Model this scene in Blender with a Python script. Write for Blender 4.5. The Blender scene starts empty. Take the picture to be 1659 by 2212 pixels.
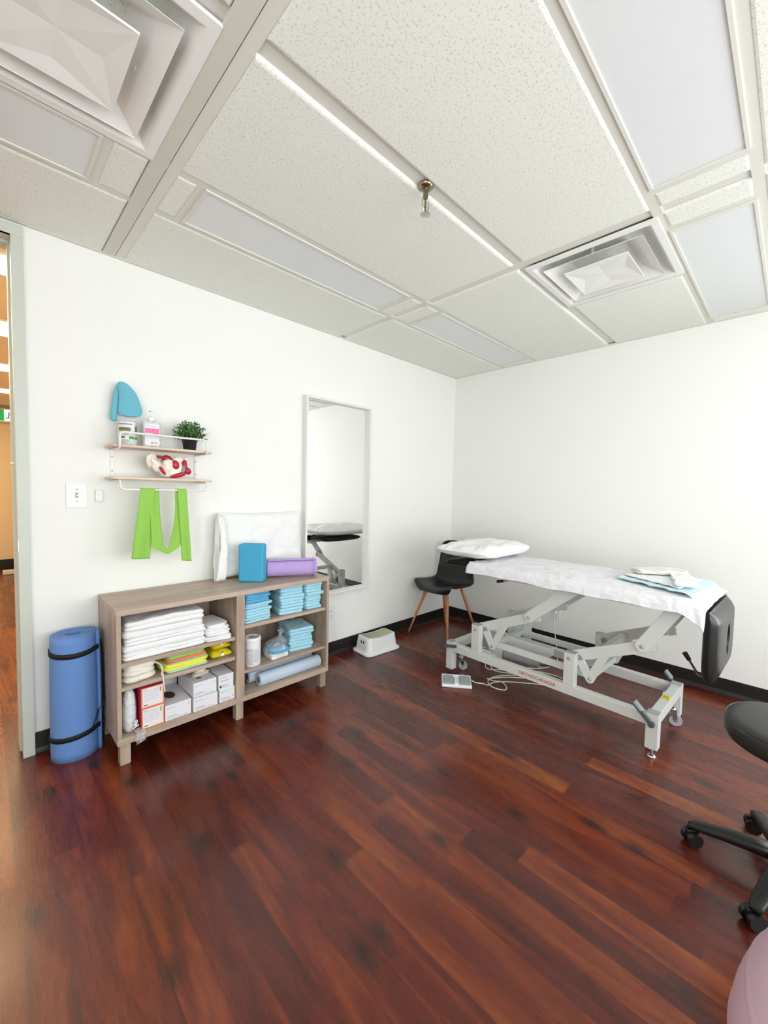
import bpy, bmesh, math, random
from mathutils import Vector, Matrix, noise
C = bpy.context.scene.collection
PI = math.pi
sc = bpy.context.scene

# ------------------------------------------------------------------ camera
F_PX = 880.555
CAM = Vector((-3.5168, -2.5373, 1.309))
def cam_axes(pitch, yaw, roll):
    p, y, r = map(math.radians, (pitch, yaw, roll))
    f = Vector((math.sin(y) * math.cos(p), math.cos(y) * math.cos(p), math.sin(p)))
    ri = Vector((math.cos(y), -math.sin(y), 0)); up = ri.cross(f)
    return ri * math.cos(r) + up * math.sin(r), -ri * math.sin(r) + up * math.cos(r), f
R_, U_, F_ = cam_axes(-2.9858, 44.75, 1.2135)
cd = bpy.data.cameras.new('camera'); cam = bpy.data.objects.new('camera', cd); C.objects.link(cam)
cd.sensor_fit = 'HORIZONTAL'; cd.sensor_width = 36.0; cd.lens = 36.0 * F_PX / 1659.0; cd.clip_start = 0.02
m4 = Matrix((R_, U_, -F_)).transposed().to_4x4(); m4.translation = CAM
cam.matrix_world = m4
sc.camera = cam

# ------------------------------------------------------------------ world, daylight, exposure
sc.view_settings.view_transform = 'Standard'; sc.view_settings.look = 'None'
sc.view_settings.gamma = 1.0; sc.view_settings.use_curve_mapping = False
sc.view_settings.exposure = 0.29
w = bpy.data.worlds.new('world'); sc.world = w; w.use_nodes = True
w.node_tree.nodes['Background'].inputs[0].default_value = (0.80, 0.90, 1.0, 1)
w.node_tree.nodes['Background'].inputs[1].default_value = 1.0
def area(name, loc, direction, sx, sy, power, col):
    l = bpy.data.lights.new(name, 'AREA'); l.shape = 'RECTANGLE'; l.size = sx; l.size_y = sy
    l.energy = power; l.color = col
    o = bpy.data.objects.new(name, l); C.objects.link(o); o.location = loc
    o.rotation_euler = Vector(direction).to_track_quat('-Z', 'Y').to_euler()
    return o
area('daylight_window_right', (0.16, -3.74, 1.40), (-1, 0, .10), 1.5, 1.75, 40, (0.95, 0.99, 1.0))
area('daylight_window_back', (-2.3, -4.76, 1.33), (0, 1, .02), 3.0, 1.7, 76, (0.95, 0.99, 1.0))
area('added_light_west', (-4.86, -3.3, 1.33), (1, 0, .02), 1.4, 1.65, 44, (0.95, 0.99, 1.0))  # added light from the unseen west side, brightens the right wall

# ------------------------------------------------------------------ materials
def lin(c):
    return tuple(((v / 255) / 12.92 if v / 255 <= 0.04045 else ((v / 255 + 0.055) / 1.055) ** 2.4) for v in c)
class N:
    """small node-tree builder"""
    def __init__(s, name):
        s.m = bpy.data.materials.new(name); s.m.use_nodes = True
        s.t = s.m.node_tree; s.b = s.t.nodes['Principled BSDF']; s.out = s.t.nodes['Material Output']
    def n(s, typ, **kw):
        k = s.t.nodes.new(typ)
        for a, v in kw.items():
            if a.startswith('i_'):
                key = a[2:]; key = int(key) if key.isdigit() else key.replace('_', ' ')
                s.set(k.inputs[key], v)
            else: setattr(k, a, v)
        return k
    def set(s, inp, v):
        if hasattr(v, 'is_output') or isinstance(v, bpy.types.NodeSocket): s.t.links.new(v, inp)
        elif isinstance(v, bpy.types.Node): s.t.links.new(v.outputs[0], inp)
        else:
            if isinstance(v, (tuple, list)) and len(v) == 3 and inp.type == 'RGBA': v = (*v, 1)
            inp.default_value = v
    def P(s, **kw):
        for a, v in kw.items(): s.set(s.b.inputs[a.replace('_', ' ')], v)
    def math(s, op, a, b=0.0, c=None):
        k = s.n('ShaderNodeMath', operation=op); s.set(k.inputs[0], a); s.set(k.inputs[1], b)
        if c is not None: s.set(k.inputs[2], c)
        return k.outputs[0]
    def mix(s, fac, a, b, blend='MIX'):
        k = s.n('ShaderNodeMix', data_type='RGBA', blend_type=blend)
        s.set(k.inputs[0], fac); s.set(k.inputs[6], a); s.set(k.inputs[7], b); return k.outputs[2]
    def ramp(s, fac, stops):
        k = s.n('ShaderNodeValToRGB'); s.set(k.inputs[0], fac); e = k.color_ramp.elements
        while len(e) < len(stops): e.new(0.5)
        for el, (p, c) in zip(e, stops): el.position = p; el.color = (*c, 1) if len(c) == 3 else c
        return k.outputs[0]
    def coord(s, kind='Object', scale=(1, 1, 1)):
        tc = s.n('ShaderNodeTexCoord'); mp = s.n('ShaderNodeMapping'); s.t.links.new(tc.outputs[kind], mp.inputs[0])
        mp.inputs['Scale'].default_value = scale; return mp.outputs[0]
    def noise(s, vec, scale=5, detail=3, rough=.5, dist=0):
        k = s.n('ShaderNodeTexNoise'); s.t.links.new(vec, k.inputs['Vector'])
        k.inputs['Scale'].default_value = scale; k.inputs['Detail'].default_value = detail
        k.inputs['Roughness'].default_value = rough; k.inputs['Distortion'].default_value = dist
        return k.outputs[0]
    def bump(s, h, strength=.3, dist=.01):
        k = s.n('ShaderNodeBump'); s.set(k.inputs['Height'], h)
        k.inputs['Strength'].default_value = strength; k.inputs['Distance'].default_value = dist
        s.t.links.new(k.outputs[0], s.b.inputs['Normal'])

def simple(name, rgb, rough=.5, metal=0., spec=.5, var=.06, nscale=12, bump=0., bscale=60, bdist=.002, **kw):
    k = N(name); vec = k.coord()
    c = lin(rgb); nz = k.noise(vec, nscale, 3)
    k.P(Base_Color=k.mix(nz, tuple(v * (1 - var) for v in c), tuple(min(1, v * (1 + var)) for v in c)),
        Roughness=rough, Metallic=metal)
    k.b.inputs['Specular IOR Level'].default_value = spec
    for a, v in kw.items(): k.set(k.b.inputs[a.replace('_', ' ')], v)
    if bump: k.bump(k.noise(vec, bscale, 4), bump, bdist)
    return k.m

def cloth(name, rgb, rough=.9, weave=900, wr=14, wrs=.25, sheen=.2, var=.04):
    k = N(name); vec = k.coord(); c = lin(rgb)
    nz = k.noise(vec, 30, 2)
    k.P(Base_Color=k.mix(nz, tuple(v * (1 - var) for v in c), tuple(min(1, v * (1 + var)) for v in c)), Roughness=rough)
    k.b.inputs['Specular IOR Level'].default_value = .2
    k.b.inputs['Sheen Weight'].default_value = sheen
    h = k.math('ADD', k.math('MULTIPLY', k.noise(vec, wr, 3, .5, .4), 1.0), k.math('MULTIPLY', k.noise(vec, weave, 1), .04))
    k.bump(h, wrs, .02)
    return k.m

def wood(name, axis, a, b, c, rough=.45):
    k = N(name); sc3 = [9, 9, 9]; sc3[axis] = .8
    vec = k.coord('Object', tuple(sc3))
    n1 = k.noise(vec, 2.2, 5, .6, .6); n2 = k.noise(vec, 14, 3, .6)
    col = k.ramp(n1, [(.3, lin(a)), (.5, lin(b)), (.7, lin(c))])
    col = k.mix(k.math('MULTIPLY', n2, .35), col, lin(a))
    k.P(Base_Color=col, Roughness=rough); k.bump(n2, .15, .001)
    return k.m

def wall_mat(name, rgb, bump=.12):
    k = N(name); vec = k.coord(); c = lin(rgb)
    nz = k.noise(vec, 1.3, 2)
    k.P(Base_Color=k.mix(nz, tuple(v * .985 for v in c), tuple(min(1, v * 1.015) for v in c)), Roughness=.75)
    k.b.inputs['Specular IOR Level'].default_value = .25
    k.bump(k.noise(vec, 160, 3), bump, .002)
    return k.m

def floor_mat():
    k = N('laminate_floor'); tc = k.n('ShaderNodeTexCoord'); sp = k.n('ShaderNodeSeparateXYZ')
    k.t.links.new(tc.outputs['Object'], sp.inputs[0]); X, Y = sp.outputs[0], sp.outputs[1]
    PW, PL = .091, 1.05
    u = k.math('DIVIDE', X, PW); row = k.math('FLOOR', u); fu = k.math('FRACT', u)
    wn = k.n('ShaderNodeTexWhiteNoise', noise_dimensions='1D'); k.set(wn.inputs['W'], row)
    v = k.math('ADD', k.math('DIVIDE', Y, PL), k.math('MULTIPLY', wn.outputs[0], 7.3)); col = k.math('FLOOR', v); fv = k.math('FRACT', v)
    cb = k.n('ShaderNodeCombineXYZ'); k.set(cb.inputs[0], row); k.set(cb.inputs[1], col)
    w2 = k.n('ShaderNodeTexWhiteNoise', noise_dimensions='3D'); k.set(w2.inputs['Vector'], cb.outputs[0])
    rnd = w2.outputs[0]
    # grain coordinates: stretched along y, shifted per plank
    g = k.n('ShaderNodeCombineXYZ')
    k.set(g.inputs[0], k.math('ADD', k.math('MULTIPLY', X, 7.5), k.math('MULTIPLY', rnd, 37.0)))
    k.set(g.inputs[1], k.math('ADD', k.math('MULTIPLY', Y, 1.0), k.math('MULTIPLY', rnd, 91.0)))
    gv = g.outputs[0]
    n1 = k.noise(gv, .95, 6, .58, 2.0); n2 = k.noise(gv, 5.5, 6, .62, 1.6); n3 = k.noise(gv, .55, 2, .5, .5)
    base = k.ramp(k.math('ADD', k.math('ADD', k.math('MULTIPLY', n1, .68), .09), k.math('MULTIPLY', rnd, .22)), [
        (.30, lin((34, 13, 10))), (.44, lin((70, 27, 16))), (.54, lin((98, 40, 20))), (.64, lin((130, 60, 26))), (.78, lin((162, 92, 42)))])
    red = k.mix(k.math('MULTIPLY', n3, .66), base, lin((92, 23, 16)))
    fine = k.mix(k.ramp(n2, [(.30, (1, 1, 1)), (.62, (0, 0, 0))]), red, lin((48, 20, 16)))
    colr = k.mix(.38, red, fine)
    # knots
    kn = k.n('ShaderNodeCombineXYZ'); k.set(kn.inputs[0], k.math('MULTIPLY', X, 3.6)); k.set(kn.inputs[1], k.math('MULTIPLY', Y, 1.9))
    vo = k.n('ShaderNodeTexVoronoi', voronoi_dimensions='2D'); k.t.links.new(kn.outputs[0], vo.inputs['Vector']); vo.inputs['Scale'].default_value = 1.0
    kd = k.math('ADD', vo.outputs['Distance'], k.math('MULTIPLY', k.noise(gv, 5, 3), .10))
    knot = k.ramp(kd, [(.08, (1, 1, 1)), (.19, (0, 0, 0))])
    colr = k.mix(k.math('MULTIPLY', knot, .75), colr, lin((34, 22, 18)))
    # seams
    e1 = k.math('LESS_THAN', k.math('MINIMUM', fu, k.math('SUBTRACT', 1.0, fu)), .010)
    e2 = k.math('LESS_THAN', k.math('MINIMUM', fv, k.math('SUBTRACT', 1.0, fv)), .0011)
    seam = k.math('MAXIMUM', e1, e2)
    colr = k.mix(k.math('MULTIPLY', seam, .45), colr, lin((40, 20, 16)))
    k.P(Base_Color=colr, Roughness=k.math('ADD', .225, k.math('MULTIPLY', n2, .10)))
    k.b.inputs['Specular IOR Level'].default_value = .48
    k.b.inputs['Coat Weight'].default_value = .08; k.b.inputs['Coat Roughness'].default_value = .16
    k.bump(k.math('SUBTRACT', k.math('MULTIPLY', n2, .35), seam), .10, .0015)
    return k.m

def tile_mat():
    k = N('acoustic_tile'); vec = k.coord()
    sp = k.noise(vec, 130, 3, .72); c = lin((238, 240, 232))
    pit = k.ramp(sp, [(.37, (1, 1, 1)), (.43, (0, 0, 0))])
    col = k.mix(k.math('MULTIPLY', pit, .42), c, lin((172, 167, 152)))
    k.P(Base_Color=col, Roughness=.95); k.b.inputs['Specular IOR Level'].default_value = .1
    k.bump(k.math('ADD', k.math('MULTIPLY', pit, -1.0), k.math('MULTIPLY', k.noise(vec, 240, 2), .4)), .35, .003)
    return k.m

def emit(name, rgb, s):
    k = N(name); k.P(Base_Color=lin(rgb)); k.b.inputs['Emission Color'].default_value = (*lin(rgb), 1)
    k.b.inputs['Emission Strength'].default_value = s; return k.m

def clear_plastic(name, rgb, alpha):
    k = N(name); vec = k.coord()
    nz = k.noise(vec, 26, 4, .6, 1.0)
    k.P(Base_Color=lin(rgb), Roughness=.12, Alpha=k.math('ADD', alpha, k.math('MULTIPLY', k.ramp(nz, [(.5, (0, 0, 0)), (.68, (1, 1, 1))]), .45)))
    k.b.inputs['Specular IOR Level'].default_value = .8
    k.bump(nz, .7, .02); return k.m

def glass_mat():
    k = N('window_glass'); tr = k.n('ShaderNodeBsdfTransparent'); gl = k.n('ShaderNodeBsdfGlossy'); gl.inputs['Roughness'].default_value = .02
    lw = k.n('ShaderNodeLayerWeight'); lw.inputs[0].default_value = .5
    fac = k.math('ADD', .03, k.math('MULTIPLY', k.math('POWER', lw.outputs['Facing'], 5.0), .6))
    mx = k.n('ShaderNodeMixShader'); k.t.links.new(fac, mx.inputs[0]); k.t.links.new(tr.outputs[0], mx.inputs[1]); k.t.links.new(gl.outputs[0], mx.inputs[2])
    k.t.links.new(mx.outputs[0], k.out.inputs[0]); return k.m

M = dict(
    wall=wall_mat('wall_paint', (242, 242, 238)), beige=wall_mat('beige_wall_paint', (230, 210, 178)),
    floor=floor_mat(), tile=tile_mat(),
    tee=simple('painted_ceiling_tee', (222, 221, 211), .45, var=.03, nscale=3),
    board=simple('ceiling_joint_board', (212, 210, 198), .5, var=.05, nscale=2),
    diffuser=simple('acrylic_light_diffuser', (226, 229, 229), .35, var=.015, bump=.3, bscale=300, bdist=.001),
    ventw=simple('white_painted_vent_steel', (236, 236, 232), .35, var=.03),
    dust=simple('dusty_duct', (120, 120, 105), .8, var=.3, nscale=30),
    base=simple('black_vinyl_baseboard', (24, 22, 21), .42, var=.2, bump=.1, bscale=30),
    frame=simple('grey_green_door_frame_paint', (203, 208, 198), .4, var=.02),
    steel=simple('brushed_steel', (170, 172, 172), .3, 1.0),
    chrome=simple('chrome', (205, 205, 200), .12, 1.0),
    brass=simple('sprinkler_metal', (150, 140, 115), .25, 1.0),
    whitep=simple('white_plastic', (236, 238, 238), .35, var=.01),
    whitem=simple('white_powder_coat', (232, 232, 228), .35, var=.02),
    bedp=simple('light_grey_bed_paint', (208, 211, 207), .38, var=.03, nscale=6),
    capg=simple('grey_end_cap', (160, 163, 163), .45),
    treadg=simple('grey_pedal_rubber', (150, 158, 162), .5, var=.08),
    dgrey=simple('dark_grey_lever', (84, 88, 90), .42),
    black=simple('black_upholstery', (26, 27, 26), .34, var=.15, bump=.06, bscale=220, bdist=.001),
    stoolv=simple('black_stool_vinyl', (38, 40, 38), .45, var=.12, bump=.12, bscale=260, bdist=.001),
    blackp=simple('black_plastic', (20, 20, 20), .4, var=.1),
    shell=simple('black_chair_shell', (24, 25, 24), .42, var=.1),
    legw=wood('chair_leg_wood', 2, (150, 96, 62), (186, 128, 88), (206, 152, 110)),
    woodh=wood('grey_oak_horizontal', 0, (158, 139, 122), (186, 165, 148), (204, 184, 167)),
    woodv=wood('grey_oak_vertical', 2, (150, 131, 113), (182, 161, 143), (200, 180, 163)),
    shelfw=wood('pale_ash_shelf', 0, (205, 180, 158), (222, 198, 178), (232, 212, 194)),
    sheet=cloth('white_bed_linen', (230, 229, 233), wrs=.8, wr=12),
    linen=cloth('white_towel_cotton', (236, 236, 236), wrs=.35, wr=22),
    pcase=cloth('white_pillow_case', (240, 240, 238), wrs=.5, wr=11),
    cream=cloth('cream_cotton_bag', (232, 228, 216), wrs=.4, wr=30),
    greycl=cloth('pale_grey_cotton', (226, 221, 214), wrs=.35, wr=30),
    teal=cloth('teal_microfibre', (112, 184, 202), wrs=.15, wr=30, weave=500),
    lime=cloth('lime_elastic_band', (146, 198, 84), rough=.6, wrs=.06, wr=20),
    purple=cloth('lavender_towel', (186, 160, 216), wrs=.35, wr=22),
    block=simple('blue_foam', (64, 164, 204), .7, var=.06, nscale=200, bump=.3, bscale=300, bdist=.001),
    mat=simple('blue_exercise_mat_foam', (102, 144, 208), .75, var=.07, nscale=150, bump=.25, bscale=260, bdist=.001),
    band=simple('black_elastic', (14, 15, 18), .7),
    padd=cloth('pale_blue_underpad', (166, 216, 232), rough=.55, wrs=.5, wr=26),
    padb=cloth('bright_blue_underpad', (92, 172, 212), rough=.5, wrs=.5, wr=26),
    padw=cloth('white_absorbent_pad', (238, 240, 242), rough=.7, wrs=.5, wr=40),
    padc=cloth('blue_backed_pad', (196, 228, 238), rough=.6, wrs=.5, wr=30),
    green=cloth('green_microfibre', (150, 196, 108), wrs=.3, wr=30), orange=cloth('orange_microfibre', (240, 122, 84), wrs=.3, wr=30),
    greym=cloth('grey_microfibre', (168, 178, 182), wrs=.3, wr=30), yellow=cloth('yellow_microfibre', (226, 232, 92), wrs=.3, wr=30),
    aqua=cloth('aqua_microfibre', (176, 208, 200), wrs=.3, wr=30),
    ypack=simple('yellow_film_wrapper', (222, 202, 40), .3, var=.15, nscale=40, bump=.6, bscale=40, bdist=.006),
    rollp=cloth('light_blue_paper', (192, 208, 226), rough=.6, wrs=.12, wr=40),
    core=simple('brown_cardboard', (128, 106, 92), .8), card=simple('white_cardboard', (230, 230, 234), .5, var=.015),
    pink=simple('pink_print', (214, 60, 110), .5), orangec=simple('orange_print', (240, 150, 84), .5),
    red=simple('red_print', (196, 40, 76), .5), redtxt=simple('red_lettering', (190, 40, 52), .5),
    ink=simple('grey_print', (150, 156, 164), .6), dark=simple('dark_print', (52, 56, 62), .6), tealp=simple('pale_teal_print', (170, 208, 216), .6),
    greenp=simple('green_print', (70, 150, 70), .5), olive=simple('olive_print', (110, 120, 70), .5), greenl=simple('sage_print', (130, 150, 130), .5),
    hotpink=simple('hot_pink_print', (246, 110, 170), .5),
    yellowl=simple('yellow_warning_label', (238, 224, 30), .5), cord=simple('white_cable_rubber', (222, 220, 210), .5),
    latex=simple('pale_latex', (226, 220, 200), .5, bump=.5, bscale=60, bdist=.004),
    clearb=clear_plastic('clear_plastic_bag', (235, 235, 238), .22),
    clearg=clear_plastic('translucent_bottle_plastic', (236, 238, 236), .55),
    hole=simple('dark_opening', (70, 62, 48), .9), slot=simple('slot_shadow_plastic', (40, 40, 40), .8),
    bone=simple('ivory_bone_plastic', (236, 228, 214), .4, var=.06, bump=.15, bscale=40),
    muscle=simple('red_muscle_plastic', (178, 22, 44), .35, var=.15), nerve=simple('grey_blue_plastic', (120, 146, 160), .4),
    leaf=simple('green_leaf', (62, 104, 44), .5, var=.45, nscale=45), leafl=simple('pale_leaf', (150, 178, 122), .5, var=.3, nscale=45),
    pot=simple('black_plant_pot', (34, 34, 33), .4), ball=simple('lavender_exercise_ball', (206, 176, 196), .42, var=.03, nscale=3),
    wheelg=simple('grey_caster_tyre', (160, 166, 174), .45), signg=emit('green_exit_sign_face', (20, 140, 60), .9), signw=emit('white_exit_sign_panel', (240, 245, 235), .9),
    lamp=emit('corridor_light_panel', (255, 230, 186), 15.0), maroon=simple('dark_maroon_metal', (60, 20, 18), .4), tan=simple('tan_wood', (150, 100, 50), .5),
    winf=simple('white_window_frame', (225, 226, 226), .4), glass=glass_mat(),
    tread=simple('pale_green_step_tread', (232, 234, 214), .6), treadh=simple('olive_step_groove', (128, 136, 98), .8), stoolw=simple('white_step_plastic', (228, 230, 230), .4, var=.01),
)
k = N('mirror_silver'); k.P(Base_Color=(.93, .94, .93), Metallic=1.0, Roughness=.01); M['mirror'] = k.m
# ------------------------------------------------------------------ mesh building
class MB:
    def __init__(s): s.v = []; s.f = []; s.mi = []; s.sm = []
    def add(s, vs, fs, m=0, smooth=False):
        o = len(s.v); s.v += [Vector(p) for p in vs]
        for f in fs: s.f.append(tuple(i + o for i in f)); s.mi.append(m); s.sm.append(smooth)
        return s
    def box(s, x0, x1, y0, y1, z0, z1, m=0):
        v = [(x, y, z) for z in (z0, z1) for y in (y0, y1) for x in (x0, x1)]
        return s.add(v, [(0, 2, 3, 1), (4, 5, 7, 6), (0, 1, 5, 4), (2, 6, 7, 3), (0, 4, 6, 2), (1, 3, 7, 5)], m)
    def obox(s, c, size, rz=0., m=0, R=None):
        R = R or Matrix.Rotation(rz, 3, 'Z'); c = Vector(c); h = [d / 2 for d in size]
        v = [c + R @ Vector((x * h[0], y * h[1], z * h[2])) for z in (-1, 1) for y in (-1, 1) for x in (-1, 1)]
        return s.add(v, [(0, 2, 3, 1), (4, 5, 7, 6), (0, 1, 5, 4), (2, 6, 7, 3), (0, 4, 6, 2), (1, 3, 7, 5)], m)
    def cyl(s, p, q, r, r2=None, n=20, m=0, caps=True):
        p, q = Vector(p), Vector(q); r2 = r if r2 is None else r2
        d = (q - p).normalized(); a = d.orthogonal().normalized(); b = d.cross(a)
        ring = lambda c, rr: [c + (a * math.cos(t) + b * math.sin(t)) * rr for t in (2 * PI * i / n for i in range(n))]
        A, B = ring(p, r), ring(q, r2)
        s.add(A + B, [(i, (i + 1) % n, n + (i + 1) % n, n + i) for i in range(n)], m, True)
        if caps: s.add(A, [tuple(reversed(range(n)))], m); s.add(B, [tuple(range(n))], m)
        return s
    def tube(s, pts, r, n=10, m=0, closed=False, caps=True):
        pts = [Vector(p) for p in pts]; L = len(pts); rings = []; prev = None
        for i, p in enumerate(pts):
            if closed: d = pts[(i + 1) % L] - pts[i - 1]
            else: d = pts[min(i + 1, L - 1)] - pts[max(i - 1, 0)]
            d.normalize()
            a = d.orthogonal().normalized() if prev is None else (prev - d * prev.dot(d)).normalized()
            prev = a; b = d.cross(a); rr = r[i] if isinstance(r, (list, tuple)) else r
            rings.append([p + (a * math.cos(2 * PI * j / n) + b * math.sin(2 * PI * j / n)) * rr for j in range(n)])
        v = [x for g in rings for x in g]; fs = []
        for i in range(L if closed else L - 1):
            i2 = (i + 1) % L
            for j in range(n): fs.append((i * n + j, i * n + (j + 1) % n, i2 * n + (j + 1) % n, i2 * n + j))
        s.add(v, fs, m, True)
        if caps and not closed:
            s.add(rings[0], [tuple(reversed(range(n)))], m); s.add(rings[-1], [tuple(range(n))], m)
        return s
    def prism(s, poly, axis, a, b, m=0):
        """poly in the two other axes (xy->z, xz->y, yz->x), extruded a..b along axis"""
        def P(u, v, w): return {'z': (u, v, w), 'y': (u, w, v), 'x': (w, u, v)}[axis]
        n = len(poly); v = [P(u, t, a) for u, t in poly] + [P(u, t, b) for u, t in poly]
        s.add(v, [tuple(range(n)), tuple(reversed(range(n, 2 * n)))] + [(i, n + i, n + (i + 1) % n, (i + 1) % n) for i in range(n)], m)
        return s
    def lathe(s, prof, c=(0, 0, 0), n=32, m=0, axis='z', R=None):
        c = Vector(c); v = []
        for r, z in prof:
            for i in range(n):
                t = 2 * PI * i / n; p = Vector((r * math.cos(t), r * math.sin(t), z))
                if R: p = R @ p
                v.append(c + p)
        fs = [(k * n + i, k * n + (i + 1) % n, (k + 1) * n + (i + 1) % n, (k + 1) * n + i) for k in range(len(prof) - 1) for i in range(n)]
        return s.add(v, fs, m, True)
    def grid(s, fn, nu, nv, m=0, smooth=True, cu=False):
        v = [Vector(fn(i / nu, j / nv)) for j in range(nv + 1) for i in range(nu if cu else nu + 1)]
        W = nu if cu else nu + 1
        fs = [(j * W + i, j * W + (i + 1) % W, (j + 1) * W + (i + 1) % W, (j + 1) * W + i) for j in range(nv) for i in range(nu)]
        return s.add(v, fs, m, smooth)
    def xf(s, Mx): s.v = [Mx @ p for p in s.v]; return s
    def build(s, name, mats, parent=None, bevel=0., seg=2, solid=0., sub=0, loc=None, rz=0., origin=None, off=-1):
        """verts are in the parent's (or the given frame's) coordinates; top-level meshes get their origin at their base"""
        if not isinstance(mats, (list, tuple)): mats = [mats]
        me = bpy.data.meshes.new(name)
        o = bpy.data.objects.new(name, me); C.objects.link(o)
        vs = s.v
        if parent is None:
            xs = [p.x for p in vs]; ys = [p.y for p in vs]; zs = [p.z for p in vs]
            og = Vector(origin) if origin else Vector(((min(xs) + max(xs)) / 2, (min(ys) + max(ys)) / 2, min(zs)))
            vs = [p - og for p in vs]
            Rz = Matrix.Rotation(rz, 3, 'Z'); o.location = Vector(loc or (0, 0, 0)) + Rz @ og; o.rotation_euler = (0, 0, rz)
        else: o.parent = parent
        me.from_pydata([tuple(p) for p in vs], [], s.f); me.update()
        for mm in mats: me.materials.append(M[mm] if isinstance(mm, str) else mm)
        me.polygons.foreach_set('material_index', s.mi); me.polygons.foreach_set('use_smooth', s.sm)
        bm = bmesh.new(); bm.from_mesh(me)
        bmesh.ops.remove_doubles(bm, verts=bm.verts, dist=1e-6) if False else None
        bmesh.ops.recalc_face_normals(bm, faces=bm.faces); bm.to_mesh(me); bm.free()
        if solid:
            md = o.modifiers.new('thickness', 'SOLIDIFY'); md.thickness = solid; md.offset = off
        if bevel:
            md = o.modifiers.new('bevel', 'BEVEL'); md.width = bevel; md.segments = seg; md.limit_method = 'ANGLE'; md.angle_limit = math.radians(50)
            md.harden_normals = False
        if sub:
            md = o.modifiers.new('smooth', 'SUBSURF'); md.levels = sub; md.render_levels = sub
        return o

def tag(o, label=None, cat=None, group=None, kind=None):
    if label: o['label'] = label
    if cat: o['category'] = cat
    if group: o['group'] = group
    if kind: o['kind'] = kind
    return o
def thing(name, label, cat, loc=(0, 0, 0), rz=0., group=None):
    o = bpy.data.objects.new(name, None); C.objects.link(o); o.empty_display_size = .05
    o.location = loc; o.rotation_euler = (0, 0, rz); return tag(o, label, cat, group)
def struct(o): o['kind'] = 'structure'; return o
def copy_tree(o, parent=None, **kw):
    c = o.copy(); C.objects.link(c)
    if parent: c.parent = parent
    for ch in list(o.children): copy_tree(ch, c)
    return c
def bake(o):
    """apply modifiers into a plain mesh"""
    bpy.context.view_layer.update()
    dg = bpy.context.evaluated_depsgraph_get(); me = bpy.data.meshes.new_from_object(o.evaluated_get(dg)); o.modifiers.clear(); o.data = me; return o
def text(string, size, mat, parent, mtx, name='lettering', depth=.0004, ax='CENTER'):
    cu = bpy.data.curves.new('txt', 'FONT'); cu.body = string; cu.size = size; cu.extrude = depth; cu.align_x = ax; cu.align_y = 'CENTER'
    t = bpy.data.objects.new('txt', cu); C.objects.link(t); bpy.context.view_layer.update()
    me = bpy.data.meshes.new_from_object(t.evaluated_get(bpy.context.evaluated_depsgraph_get())); bpy.data.objects.remove(t)
    me.materials.clear(); me.materials.append(M[mat]); me.transform(mtx)
    o = bpy.data.objects.new(name, me); C.objects.link(o); o.parent = parent; return o
def catmull(pts, n=8, closed=False):
    pts = [Vector(p) for p in pts]; L = len(pts); out = []
    for i in range(L if closed else L - 1):
        g = (lambda j: pts[j % L]) if closed else (lambda j: pts[max(0, min(L - 1, j))])
        a, b, c, d = g(i - 1), g(i), g(i + 1), g(i + 2)
        for k in range(n):
            t = k / n
            out.append(.5 * ((2 * b) + (c - a) * t + (2 * a - 5 * b + 4 * c - d) * t * t + (3 * b - a - 3 * c + d) * t ** 3))
    if not closed: out.append(pts[-1])
    return out
def nz(x, y, z=0.): return noise.noise(Vector((x, y, z)))
def rrect(w, d, r, n=8):
    """rounded rectangle outline, counter-clockwise"""
    out = []
    for cx, cy, a0 in ((w / 2 - r, d / 2 - r, 0), (-w / 2 + r, d / 2 - r, 90), (-w / 2 + r, -d / 2 + r, 180), (w / 2 - r, -d / 2 + r, 270)):
        for i in range(n + 1):
            a = math.radians(a0 + 90 * i / n); out.append((cx + r * math.cos(a), cy + r * math.sin(a)))
    # fill the long straight sides so that they can wobble
    res = []
    for i, p in enumerate(out):
        q = out[(i + 1) % len(out)]; res.append(p); L = math.hypot(q[0] - p[0], q[1] - p[1]); k = int(L / .02)
        for j in range(1, k + 1): res.append((p[0] + (q[0] - p[0]) * j / (k + 1), p[1] + (q[1] - p[1]) * j / (k + 1)))
    return res
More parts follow.
